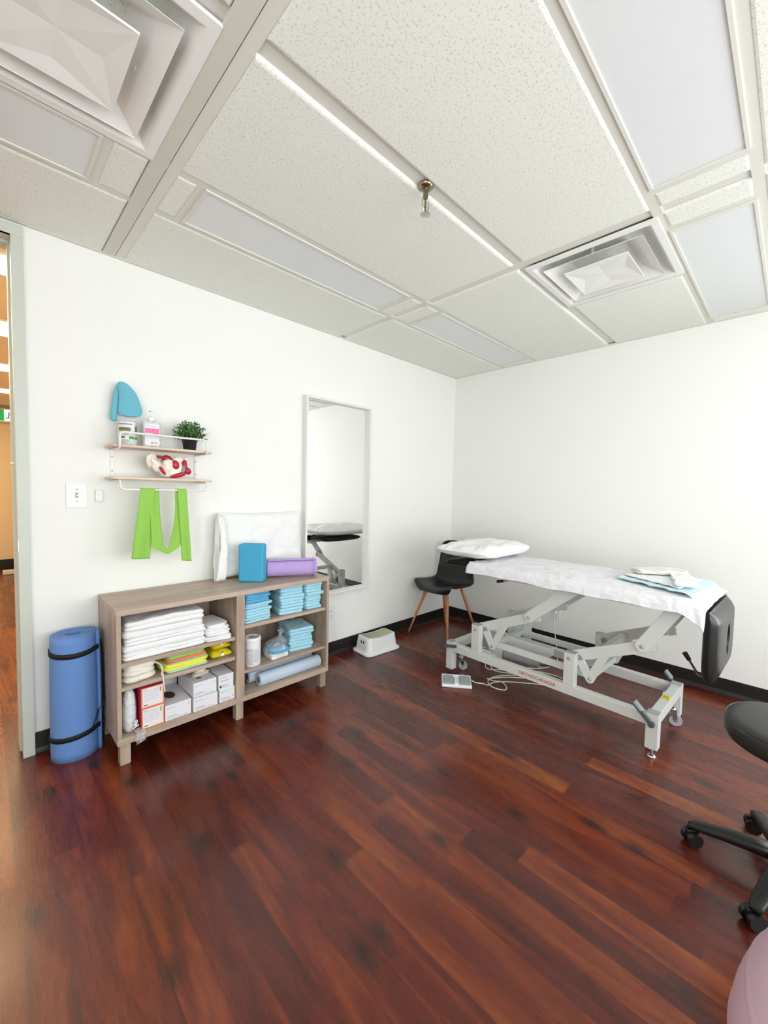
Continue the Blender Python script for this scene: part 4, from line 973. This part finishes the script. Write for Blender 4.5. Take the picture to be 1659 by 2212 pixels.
# ================================================================== STEP STOOL
t = thing('step_stool', 'low white plastic step stool with ribbed top near the mirror', 'step stool', (-1.212, -.157, 0), math.radians(-4))
def ringp(w, d, r, z, sag=0.):
    out = []
    P = rrect(w, d, r, 7)
    for x, y in P: out.append((x, y, z - sag * (1 - (x / (w / 2)) ** 2)))
    return out
lv = [(.352, .222, .045, 0, 0), (.360, .230, .048, .004, 0), (.360, .230, .048, .014, 0), (.345, .215, .045, .020, 0), (.325, .195, .04, .026, 0), (.318, .188, .04, .034, 0), (.296, .168, .038, .118, .008), (.290, .162, .036, .128, .011), (.278, .150, .032, .1325, .012), (.255, .128, .02, .133, .012)]
nn = 60
def resamp(P, n):
    L = [0]; Q = [Vector(p) for p in P] + [Vector(P[0])]
    for i in range(1, len(Q)): L.append(L[-1] + (Q[i] - Q[i - 1]).length)
    out = []; j = 0
    for k in range(n):
        s = L[-1] * k / n
        while L[j + 1] < s: j += 1
        f = (s - L[j]) / max(1e-9, L[j + 1] - L[j]); out.append(Q[j].lerp(Q[j + 1], f))
    return out
v = [p for w_, d_, r_, z_, s_ in lv for p in resamp(ringp(w_, d_, r_, z_, s_), nn)]
fs = [(a * nn + i, a * nn + (i + 1) % nn, (a + 1) * nn + (i + 1) % nn, (a + 1) * nn + i) for a in range(len(lv) - 1) for i in range(nn)]
MB().add(v, fs, 0, True).build('stool_body', 'stoolw', t, solid=.003)
MB().grid(lambda u, v: ((u - .5) * .258, (v - .5) * .132, .1330 - .012 * (1 - (u * 2 - 1) ** 2)), 24, 4).build('tread_surface', 'tread', t, solid=.002)
mb = MB()
for i in range(16):
    x = -.122 + .244 * i / 15; z_ = .1335 - .012 * (1 - (x / .129) ** 2)
    for j in range(7):
        y = -.054 + .108 * j / 6; mb.obox((x, y + (.004 if i % 2 else -.004), z_ + .0006), (.0075, .0135, .0014))
mb.build('anti_slip_grooves', 'treadh', t)
mb = MB()
for y in (-.020, .008): mb.obox((-.1500, y, .092), (.009, .011, .022), R=Matrix.Rotation(math.radians(-8), 3, 'Y'))
mb.build('grip_slots', 'slot', t, bevel=.002)

# ================================================================== CHAIR
ch = thing('side_chair', 'black moulded shell chair with tapered wooden legs in the room corner', 'chair', (-.455, -.275, 0), math.radians(178))
prof = catmull([Vector((x, 0, z)) for x, z in ((.232, .412), (.228, .430), (.205, .441), (.14, .440), (.05, .428), (-.05, .420), (-.120, .430), (-.165, .470), (-.190, .54), (-.208, .62), (-.222, .70), (-.232, .77), (-.240, .815), (-.246, .835))], 5)
wid = [(.0, .165), (.04, .195), (.10, .214), (.25, .228), (.40, .236), (.52, .226), (.62, .210), (.72, .200), (.82, .198), (.90, .190), (.96, .160), (1.0, .100)]
def wf(t_):
    for (a, b), (c_, d_) in zip(wid, wid[1:]):
        if t_ <= c_: f = (t_ - a) / (c_ - a); f = f; return b + (d_ - b) * f
    return wid[-1][1]
nP = len(prof) - 1
def shell(u, v):
    q = v * nP; i = min(int(q), nP - 1); p = prof[i].lerp(prof[i + 1], q - i); a = u * 2 - 1; wv = wf(v)
    up = max(0., min(1., (v - .45) / .2)); e = a * a
    return (p.x + up * .055 * e - .075 * e * e * max(0, 1 - v / .24), a * wv, p.z + (1 - up) * .050 * e * min(1, v * 6) - up * .0 * e)
sh = MB().grid(shell, 22, 60).build('seat_shell', 'shell', ch, solid=.012, off=0, sub=1)
for (bx, by), (tx, ty) in (((.200, .205), (.110, .115)), ((.243, -.215), (.110, -.115)), ((-.225, .205), (-.105, .105)), ((-.232, -.165), (-.105, -.105))):
    MB().tube([(bx, by, 0), (bx * .97 + tx * .03, by * .97 + ty * .03, .02), (tx * .5 + bx * .5, ty * .5 + by * .5, .215), (tx, ty, .428)], [.0075, .0085, .0125, .0155], 14).build('leg', 'legw', ch)
MB().obox((0, 0, .414), (.24, .024, .010), math.radians(45)).obox((0, 0, .414), (.24, .024, .010), math.radians(-45)).build('seat_bracket', 'blackp', ch)

# ================================================================== TREATMENT BED (x along the bed, y across towards the wall)
BL, BRZ = (-1.126, -.80, 0), math.radians(-91.784)
bed = thing('treatment_bed', 'light grey height-adjustable treatment bed with black upholstery along the right wall', 'treatment bed', BL, BRZ)
W, LS = .524, 1.319
for (y0, y1) in ((0, .045), (W - .045, W)):
    MB().box(.050, LS - .05, y0, y1, .166, .220).build('side_rail', 'bedp', bed, bevel=.003)
for (x0, x1) in ((.004, .052), (LS - .052, LS - .004)):
    MB().box(x0, x1, .045, W - .045, .168, .222).build('end_rail', 'bedp', bed, bevel=.003)
for i, (x0, y0, zb) in enumerate(((0, 0, .030), (LS - .056, 0, .048), (0, W - .052, .030), (LS - .056, W - .052, .048))):
    l = MB().box(x0, x0 + .056, y0, y0 + .052, zb, .228).build('leg', 'bedp', bed, bevel=.003)
    MB().box(x0 + .001, x0 + .055, y0 + .001, y0 + .051, .2275, .232).build('leg_cap', 'capg', l, bevel=.0015)
    if i in (1, 3):
        MB().cyl((x0 + .028, y0 + .026, .010), (x0 + .028, y0 + .026, zb + .01), .006).lathe([(0, 0), (.021, 0), (.021, .006), (.012, .013), (0, .014)], (x0 + .028, y0 + .026, 0), n=24).build('levelling_foot', 'chrome', l)
    # caster
    cx_ = .050 if i in (0, 2) else LS - .030; cy_ = (.120, .100, W - .120, W - .070)[i]; sw = math.radians((35, 200, 60, 20)[i])
    cst = MB().cyl((cx_, cy_, .095), (cx_, cy_, .168), .008).lathe([(0, .088), (.017, .088), (.019, .094), (.012, .104), (0, .104)], (cx_, cy_, 0), n=20).build('caster', 'chrome', bed)
    dx, dy = math.cos(sw), math.sin(sw); c_ = Vector((cx_ + dx * .014, cy_ + dy * .014, .0315)); nrm = Vector((-dy, dx, 0))
    MB().cyl(c_ - nrm * .011, c_ + nrm * .011, .0315, n=32).build('wheel', 'wheelg', cst, bevel=.003)
    mb = MB()
    for s in (-1, 1):
        e = nrm * s * .014; mb.add([Vector((cx_, cy_, .094)) + e + Vector((dx, dy, 0)) * q for q in (-.014, .014)] + [c_ + e + Vector((dx, dy, 0)) * .009, c_ + e - Vector((dx, dy, 0)) * .009], [(0, 1, 2, 3)])
    mb.cyl(c_ - nrm * .017, c_ + nrm * .017, .005).build('fork', 'chrome', cst, solid=.002, off=0)
def plank(p, q, wd, y0, y1, r_end=True, n=8):
    """flat bar with rounded ends in the x-z plane, between y0 and y1"""
    p, q = Vector(p), Vector(q); d = (q - p).normalized(); a0_ = math.atan2(d.y, d.x); pl = []
    for i in range(n + 1): a = a0_ - PI / 2 + PI * i / n; pl.append((q.x + wd / 2 * math.cos(a), q.y + wd / 2 * math.sin(a)))
    for i in range(n + 1): a = a0_ + PI / 2 + PI * i / n; pl.append((p.x + wd / 2 * math.cos(a), p.y + wd / 2 * math.sin(a)))
    return MB().prism(pl, 'y', y0, y1)
def bolt(mb, x, y, z, s): mb.lathe([(0, .006), (.008, .005), (.011, 0), (.011, -.002)], (x, y, z), n=18, R=Matrix.Rotation(PI / 2 * (1 if s < 0 else -1), 3, 'X'))
for side, (yp0, yp1, ya0, ya1, yu0, yu1, sg) in enumerate(((0.0, .048, .050, .068, .030, .048, -1), (W - .048, W, W - .068, W - .050, W - .048, W - .030, 1))):
    for x0, zt_ in ((.212, .405), (.845, .407)):
        pst = MB().box(x0, x0 + .062, yp0, yp1, .219, zt_).build('post', 'bedp', bed, bevel=.003)
        MB().box(x0 + .001, x0 + .061, yp0 + .001, yp1 - .001, zt_ - .0005, zt_ + .005).build('post_cap', 'capg', pst, bevel=.0015)
        mb = MB(); bolt(mb, x0 + .030, yp0 if sg < 0 else yp1, zt_ - .030, sg); mb.build('pivot_bolt', 'capg', pst)
    for (px, pz, qx, qz) in ((.245, .378, .615, .543), (.880, .382, 1.232, .541)):
        arm = plank((px, pz), (qx + .018, qz + .006), .062, ya0, ya1).build('lower_arm', 'bedp', bed, bevel=.002)
        mb = MB(); mb.add([Vector((qx + .020, ya0 if sg > 0 else ya1, qz - .034)), Vector((qx + .055, ya0 if sg > 0 else ya1, qz - .016)), Vector((qx + .040, ya0 if sg > 0 else ya1, qz + .02))], [(0, 1, 2)])
        mb.build('arm_flange', 'bedp', arm, solid=.012, off=0)
    # upper arms
    u1 = [(.583, .527), (.575, .545), (.583, .563), (.600, .580), (.735, .690), (.752, .715), (.752, .742), (.742, .772), (.925, .772), (.870, .722), (.640, .530), (.625, .514), (.603, .510)]
    u2 = [(1.190, .535), (1.192, .556), (1.305, .742), (1.316, .772), (1.392, .772), (1.380, .745), (1.262, .545), (1.250, .522), (1.226, .511), (1.204, .517)]
    for pl, (bx_, bz_) in ((u1, (.606, .541)), (u2, (1.222, .541))):
        ua = MB().prism(pl, 'y', yu0, yu1).build('upper_arm', 'bedp', bed, bevel=.002)
        mb = MB(); bolt(mb, bx_, yu0 if sg < 0 else yu1, bz_, sg); mb.build('pivot_bolt', 'capg', ua)
    # lever triangles under the arms
    for (a_, b_, c_) in (((.285, .375), (.345, .275), (.425, .430)), ((.905, .380), (.972, .275), (1.050, .450))):
        tr = plank(a_, b_, .046, ya0, ya1); tr2 = plank(c_, b_, .044, ya0 + .001, ya1 - .001); o2 = len(tr.v); tr.add(tr2.v, tr2.f)
        tr = tr.prism([(c_[0] - .065, c_[1] - .03), (c_[0] + .03, c_[1] + .02), (c_[0] - .01, c_[1] - .07)], 'y', ya0 + .002, ya1 - .002).build('lever_bracket', 'bedp', bed, bevel=.002)
        mb = MB(); bolt(mb, b_[0], ya0 if sg < 0 else ya1, b_[1], sg); mb.build('pivot_bolt', 'capg', tr)
    MB().box(.350, .965, (ya1 + .004) if sg < 0 else ya0 - .026, (ya1 + .026) if sg < 0 else ya0 - .004, .268, .308).build('link_bar', 'bedp', bed, bevel=.003)
# cross tubes tying the two sides
for nm, x, z in (('cross_shaft', .345, .285), ('cross_shaft', .965, .285), ('cross_shaft', .40, .43), ('cross_shaft', 1.02, .445)):
    MB().box(x - .018, x + .018, .070, W - .070, z - .018, z + .018).build(nm, 'bedp', bed, bevel=.003)
MB().box(.350, .66, .225, .285, .250, .312).box(.66, .665, .23, .28, .256, .306).build('actuator_housing', 'bedp', bed, bevel=.008, seg=3)
MB().box(.360, .42, W - .085, W - .07, .25, .40).build('bracket_plate', 'bedp', bed, bevel=.002)
MB().cyl((.33, .250, .165), (.545, .250, .178), .030, n=28).cyl((.545, .25, .178), (.59, .25, .182), .026, n=28).cyl((.325, .25, .165), (.30, .25, .163), .026, n=28).build('motor', 'capg', bed, bevel=.003)
MB().cyl((.59, .25, .182), (.935, .25, .265), .0125, n=20).build('actuator_rod', 'steel', bed)
MB().obox((.285, .25, .168), (.075, .085, .070)).build('motor_gearbox', 'bedp', bed, bevel=.012, seg=3)
MB().box(.150, .285, .16, .235, .095, .160).build('control_box', 'whitep', bed, bevel=.006)
# table frame and cushions
MB().box(.19, 1.42, .02, .055, .748, .782).box(.19, 1.42, W - .055, W - .02, .748, .782).box(.24, .28, .055, W - .055, .75, .78).box(1.36, 1.40, .055, W - .055, .75, .78).build('table_frame', 'bedp', bed, bevel=.002)
MB().box(.192, 1.425, -.024, .552, .783, .819).build('table_cushion', 'black', bed, bevel=.014, seg=4)
def headpad(u, v, sgn):
    a, b = u * 2 - 1, v * 2 - 1
    e = max(0, 1 - abs(a) ** 7) ** .35 * max(0, 1 - abs(b) ** 7) ** .35
    return (.075 + a * .112, .265 + b * .262, .810 + sgn * .022 * e - .014 * (a < 0) * abs(a) ** 2 * (1 - .8 * abs(b) ** 3))
MB().grid(lambda u, v: headpad(u, v, 1), 26, 30).grid(lambda u, v: headpad(u, v, -1), 26, 30).build('head_cushion', 'black', bed)
# face-hole cushion folded down at the near end
mb = MB()
def fpad(u, v, sgn):
    a, b = u * 2 - 1, v * 2 - 1
    e = (max(0, 1 - abs(a) ** 7) ** .38) * (max(0, 1 - abs(b) ** 7) ** .38)
    yy = .268 + a * .262 * (1 - .07 * max(0, -b) ** 3); zz = .618 + b * .172
    top = max(0, b - .62) / .38
    return (1.4930 + sgn * .036 * e - .030 * top ** 1.6 * (sgn > 0), yy, zz)
mb.grid(lambda u, v: fpad(u, v, 1), 44, 36); mb.grid(lambda u, v: fpad(u, v, -1), 44, 36)
fp = mb.build('face_cushion', 'black', bed)
rm = fp.modifiers.new('fuse', 'REMESH'); rm.mode = 'VOXEL'; rm.voxel_size = .0045; rm.use_smooth_shade = True
mb = MB(); ell(mb, (1.5, .275, .610), (.10, .045, .082), n=18); cut = mb.build('cutter', 'black', bed)
bo = fp.modifiers.new('hole', 'BOOLEAN'); bo.operation = 'DIFFERENCE'; bo.object = cut; bo.solver = 'EXACT'
sm = fp.modifiers.new('soft', 'SMOOTH'); sm.factor = .5; sm.iterations = 5
bake(fp); bpy.data.objects.remove(cut)
for pl in fp.data.polygons: pl.use_smooth = True
MB().box(1.40, 1.458, .18, .20, .745, .770).box(1.40, 1.458, .34, .36, .745, .770).build('hinge_arm', 'bedp', bed, bevel=.002)
# levers
lv_ = MB().tube(catmull([(1.475, .10, .452), (1.452, .085, .458), (1.440, .08, .475), (1.405, .055, .545)], 5), .0055, 10).build('release_lever', 'steel', bed)
MB().cyl((1.414, .061, .528), (1.397, .050, .560), .0095, .011).build('lever_grip', 'blackp', lv_)
lv_ = MB().tube([(.50, .12, .752), (.36, .09, .716)], .005, 10).build('release_lever', 'steel', bed)
MB().cyl((.385, .095, .7225), (.345, .087, .713), .0085, .010).build('lever_grip', 'blackp', lv_)
for (px, py, pz, qx, qy, qz) in ((1.292, -.012, .180, 1.215, -.020, .262), (1.292, W + .012, .185, 1.225, W + .012, .262), (.004, -.014, .196, .105, -.022, .222)):
    br = MB().cyl((px, py - .010, pz), (px, py + .010, pz), .014, n=20)
    d_ = Vector((qx - px, qy - py, qz - pz)).normalized(); up_ = Vector((0, 1, 0)); sd = d_.cross(up_).normalized(); c_ = (Vector((px, py, pz)) + Vector((qx, qy, qz))) / 2; LN = (Vector((qx - px, qy - py, qz - pz))).length
    Rm_ = Matrix((d_, up_, sd)).transposed()
    br.obox(c_, (LN, .014, .020), R=Rm_); br = br.build('brake_lever', 'dgrey', bed, bevel=.003)
    if px > .5:
        e_ = Vector((qx, qy, qz)) - d_ * .020
        MB().obox(e_ + sd * -.0 + Vector((.004, 0, .008)), (.050, .034, .012), R=Rm_).build('brake_pedal', 'treadg', br, bevel=.002)
        mb = MB()
        for q in range(5): mb.obox(e_ + d_ * (-.018 + q * .009) + Vector((.0075, 0, .0145)), (.0025, .032, .002), R=Rm_)
        mb.build('pedal_ridges', 'capg', br)
# writing and warning label
text('ORTHOCANADA', .030, 'redtxt', bed, Matrix.Translation((.688, -.0006, .194)) @ Matrix.Rotation(PI / 2, 4, 'X'))
wl = MB().box(LS - .046, LS - .010, .235, .300, .2222, .2227).build('warning_label', 'yellowl', bed)
mb = MB()
for q in range(3): mb.box(LS - .040 + .009 * q, LS - .037 + .009 * q, .250, .292 - .01 * (q == 2), .2227, .2230)
mb.box(LS - .018, LS - .013, .238, .246, .2227, .2230).build('label_print', 'dark', wl)
MB().box(LS - .052, LS - .050, .29, .33, .222, .232).build('cable_clip', 'capg', bed)

def inbed(mb, name, mats, label, cat, group=None, origin=None, **kw):
    o = mb.build(name, mats, loc=BL, rz=BRZ, origin=origin, **kw); return tag(o, label, cat, group)
# --- white bed sheet
TZ = .829
def sheet(u, v):
    s = .188 + (1.482 - .188) * v
    k_end = max(0., (s - 1.38) / .10); dropz = .030 * k_end ** 1.5
    wav = nz(s * 9, 1, 1)
    near_hem = .770 - .010 * nz(s * 3, 4) - .050 * k_end ** 1.2 + .003 * math.sin(s * 23)
    # path across: far hem -> top -> near hem
    P = [(.600, .782), (.592, .812), (.570, TZ), (.50, TZ + .001), (.35, TZ + .001), (.20, TZ + .001), (.05, TZ + .001), (-.018, TZ), (-.042, .815), (-.050, .795), (-.056 - .006 * wav, near_hem)]
    q = u * (len(P) - 1); i = min(int(q), len(P) - 2); f = q - i
    y = P[i][0] * (1 - f) + P[i + 1][0] * f; z = P[i][1] * (1 - f) + P[i + 1][1] * f
    top = 1 if .565 > y > -.02 else 0
    # long soft creases
    wr = .0065 * abs(nz(s * 3.5 + y * 5, y * 16 - s * 3, 2)) * 2 + .0040 * abs(nz(s * 12 + y * 3, y * 8, 7))
    wr *= 1 - .65 * max(0., min(1., (s - .85) / .1))
    ridge = .011 * math.exp(-((y - .12 - .33 * (s - .3)) / .02) ** 2) * (.25 < s < .95) + .010 * math.exp(-((y - .30 - .20 * (s - .3)) / .022) ** 2) * (.2 < s < .85)
    if top: z += wr + ridge * math.sin(PI * min(1, max(0, (s - .22) / .7)))
    else: y += -.005 * abs(nz(s * 11, z * 14, 3)) if y < 0 else .004 * nz(s * 9, z * 10, 3)
    if s > 1.40 and y < .1: y -= .010 * k_end * math.sin(s * 160 + z * 40) * .4
    return (s + .008 * nz(y * 9, 3) * (v > .9) , y, z - dropz * (1 if y > -.03 else .6))
sh_ = inbed(MB().grid(sheet, 90, 130), 'bed_sheet', 'sheet', 'creased white sheet draped over the treatment bed', 'bed sheet', solid=.0012, off=1)
# pillow on the bed head
mb = cushion(.465, .69, .108, 48, .03, 12, .016, 3.4, .10); mb.xf(Matrix.Translation((.098, .300, .843)) @ Matrix.Rotation(math.radians(2), 4, 'Z'))
inbed(mb, 'bed_pillow', 'pcase', 'white pillow lying across the head of the treatment bed', 'pillow')
# disposable pad, folded cloths
def tolocal(x, y):
    p = Matrix.Rotation(-BRZ, 3, 'Z') @ Vector((x - BL[0], y - BL[1], 0)); return p.x, p.y
def quad(c, z, amp, sd, nu=30, nv=30, curl=0., dz=0.):
    c = [Vector((*tolocal(*p), 0)) for p in c]
    def fn(u, v):
        p = (c[0] * (1 - u) + c[1] * u) * (1 - v) + (c[3] * (1 - u) + c[2] * u) * v
        e = max(0, p.x - 1.38) / .10
        edge = max(abs(u * 2 - 1), abs(v * 2 - 1)) ** 8
        y_ = p.y + .006 * nz(u * 5, v * 5, sd)
        out = max(0., -.02 - y_)
        return (p.x + .004 * nz(v * 6, sd), y_, z + amp * abs(nz(p.x * 22, p.y * 20, sd)) + curl * edge * abs(nz(u * 4, v * 4, sd + 3)) - .030 * e ** 1.5 * (e > 0) + dz)
    return MB().grid(fn, nu, nv)
c1_ = [(-.935, -1.835), (-1.150, -2.222), (-.62, -2.262), (-.575, -1.89)]
inbed(quad(c1_, TZ + .012, .006, 3, curl=.014), 'underpad', 'padc', 'pale blue edged disposable underpad spread at the end of the bed', 'underpad', solid=.003, off=0)
c2_ = [(-.86, -1.855), (-1.035, -2.150), (-.66, -2.20), (-.60, -1.90)]
inbed(quad(c2_, TZ + .021, .006, 8, curl=.004), 'absorbent_towel', 'padw', 'crinkled white paper towel lying on the pale blue underpad', 'towel', solid=.004, off=0)
mb = MB(); slab(mb, .10, .30, .014, layers=2, r=.02, seed=300, amp=.01, bulge=.004, zn=.008); mb.xf(Matrix.Translation((0, 0, 0)))
o = mb.build('folded_paper_sheet', 'padw', loc=(-.860, -2.140, TZ + .029), rz=math.radians(-75), origin=(0, 0, 0)); tag(o, 'small white folded paper sheet on top of the crinkled towel at the bed end', 'paper sheet')
mb = MB(); slab(mb, .11, .28, .026, layers=3, r=.03, seed=310, amp=.02, bulge=.008, zn=.012)
o = mb.build('folded_cloth', 'greycl', loc=(-.69, -1.995, TZ + .031), rz=math.radians(38), origin=(0, 0, 0)); tag(o, 'pale grey folded cotton cloth lying on top of the white paper towel on the bed', 'folded cloth')

# --- foot pedal and cables
fpd = thing('foot_pedal', 'white foot pedal with two grey treadles on the floor before the bed', 'foot pedal', (-1.225, -.965, 0), math.radians(-52))
MB().box(-.100, .100, -.068, .068, .0, .020).build('pedal_base', 'whitep', fpd, bevel=.006, seg=3)
MB().box(-.100, .100, .050, .068, .018, .034).box(-.016, .016, -.060, .06, .016, .028).build('pedal_hood', 'whitep', fpd, bevel=.005, seg=3)
for x in (-.056, .056):
    MB().obox((x, -.008, .028), (.072, .100, .014), R=Matrix.Rotation(math.radians(6), 3, 'X')).build('treadle', 'treadg', fpd, bevel=.005, seg=3)
    MB().cyl((x, .060, .034), (x, .060, .0345), .003, n=10).build('screw', 'dark', fpd)
cz = .004
cab1 = catmull([Vector(p) for p in ((-1.128, -1.020, .014), (-1.125, -1.05, .006), (-1.095, -1.096, cz), (-1.088, -1.13, cz), (-1.04, -1.14, cz + .006), (-.95, -1.19, cz), (-.86, -1.30, cz), (-.80, -1.40, cz + .004), (-.775, -1.38, cz), (-.80, -1.28, cz + .006), (-.90, -1.16, cz + .006), (-.99, -1.09, cz), (-1.02, -1.08, cz + .006), (-1.005, -1.12, cz), (-.99, -1.18, cz + .006), (-1.03, -1.235, cz), (-1.075, -1.235, cz), (-1.10, -1.17, cz + .004), (-1.06, -1.11, cz + .008), (-.97, -1.10, cz + .008), (-.86, -1.14, cz), (-.76, -1.24, cz), (-.68, -1.36, cz), (-.655, -1.345, cz + .004), (-.72, -1.21, cz), (-.82, -1.07, cz + .006), (-.86, -1.01, cz), (-.905, -1.000, .03), (-.925, -1.003, .090))], 7)
tag(MB().tube(cab1, .0035, 8).build('pedal_cable', 'cord'), 'tangled white cable running on the floor from the foot pedal under the bed', 'cable')
cab2 = catmull([Vector(p) for p in ((-.87, -1.02, .095), (-.86, -1.02, .02), (-.85, -1.06, cz), (-.83, -1.14, cz + .008), (-.74, -1.28, cz + .008), (-.66, -1.42, cz), (-.62, -1.46, cz), (-.60, -1.38, cz), (-.66, -1.24, cz + .008), (-.76, -1.09, cz), (-.80, -1.02, cz + .008), (-.77, -1.01, cz), (-.70, -1.10, cz + .008), (-.58, -1.24, cz), (-.40, -1.30, cz), (-.22, -1.24, .02), (-.10, -1.17, .12), (-.045, -1.135, .24), (-.03, -1.128, .300))], 7)
pc = thing('power_cable', 'white power cable hanging from the outlet behind the bed', 'cable', (-.02, -1.128, .30))
MB().tube(cab2, .0035, 8).xf(Matrix.Translation((.02, 1.128, -.30))).build('cable', 'cord', pc)
MB().box(-.020, .012, -.012, .012, -.008, .020).build('plug', 'whitep', pc, bevel=.004)

# ================================================================== ROLLING STOOL
t = thing('rolling_stool', 'black round-seated rolling stool with five-spoke base at the right edge', 'stool', (-1.610, -2.585, 0))
seat = MB().lathe([(0, .475), (.165, .475), (.182, .482), (.189, .495), (.190, .532), (.186, .545), (.177, .552), (.160, .556), (.09, .559), (0, .560)], n=72).build('seat', 'stoolv', t)
MB().tube([(.1868 * math.cos(2 * PI * i / 72), .1868 * math.sin(2 * PI * i / 72), .5455) for i in range(72)], .0025, 8, closed=True).build('seat_piping', 'black', seat)
MB().cyl((0, 0, .10), (0, 0, .26), .025).cyl((0, 0, .26), (0, 0, .46), .014).build('gas_lift', 'blackp', t)
MB().box(-.09, .09, -.09, .09, .452, .4745).build('seat_plate', 'blackp', t, bevel=.006)
MB().lathe([(0, .062), (.040, .066), (.046, .085), (.042, .120), (.032, .135), (0, .135)], n=32).build('base_hub', 'blackp', t)
for kx in range(5):
    a = math.radians(93 + 72 * kx); dx, dy = math.cos(a), math.sin(a); px_, py_ = -dy, dx
    st_ = [(.030, .124, .034, .044), (.09, .118, .030, .040), (.16, .106, .026, .036), (.225, .091, .023, .030), (.260, .081, .020, .024), (.275, .070, .014, .016)]
    v = []
    for r, z, hw_, hh_ in st_:
        for q in range(12):
            b = 2 * PI * q / 12; cc, ss = math.cos(b), math.sin(b); cc = abs(cc) ** .6 * (1 if cc > 0 else -1); ss = abs(ss) ** .6 * (1 if ss > 0 else -1)
            v.append((dx * r + px_ * hw_ * cc, dy * r + py_ * hw_ * cc, z - hh_ * .5 + hh_ * .5 * ss))
    k_ = 12; fs = [(i * k_ + j, i * k_ + (j + 1) % k_, (i + 1) * k_ + (j + 1) % k_, (i + 1) * k_ + j) for i in range(len(st_) - 1) for j in range(k_)] + [tuple(range(k_)), tuple(reversed(range(5 * k_, 6 * k_)))]
    MB().add(v, fs, 0, True).build('spoke', 'blackp', t)
    sw = a + math.radians((40, -35, 60, 15, 80)[kx]); ex, ey = math.cos(sw), math.sin(sw); cc = Vector((dx * .250 + ex * .012, dy * .250 + ey * .012, .026)); nr = Vector((-ey, ex, 0))
    c5 = MB().cyl(cc - nr * .024, cc - nr * .008, .026, n=28).cyl(cc + nr * .008, cc + nr * .024, .026, n=28).build('caster', 'blackp', t, bevel=.004)
    MB().cyl((dx * .250, dy * .250, .045), (dx * .250, dy * .250, .072), .007).obox(cc + Vector((0, 0, .016)), (.046, .013, .030), sw).build('caster_housing', 'blackp', c5, bevel=.003)

# ================================================================== EXERCISE BALL
t = thing('exercise_ball', 'large lavender exercise ball at the bottom right corner of the photo', 'exercise ball', (-2.520, -2.820, 0))
prof = []; r0 = .325
for i in range(161):
    th_ = PI * i / 160; g_ = 1.0
    d_ = 0
    for band_ in range(7):
        c_ = math.radians(35 + band_ * 18); d_ += math.exp(-((th_ - c_) / .010) ** 2)
    r = r0 - .0012 + .0018 * d_ * .8; prof.append((r * math.sin(th_), -r * math.cos(th_)))
MB().lathe(prof, (0, 0, r0), n=96, R=Matrix.Rotation(math.radians(22), 3, 'X')).build('ball_shell', 'ball', t)
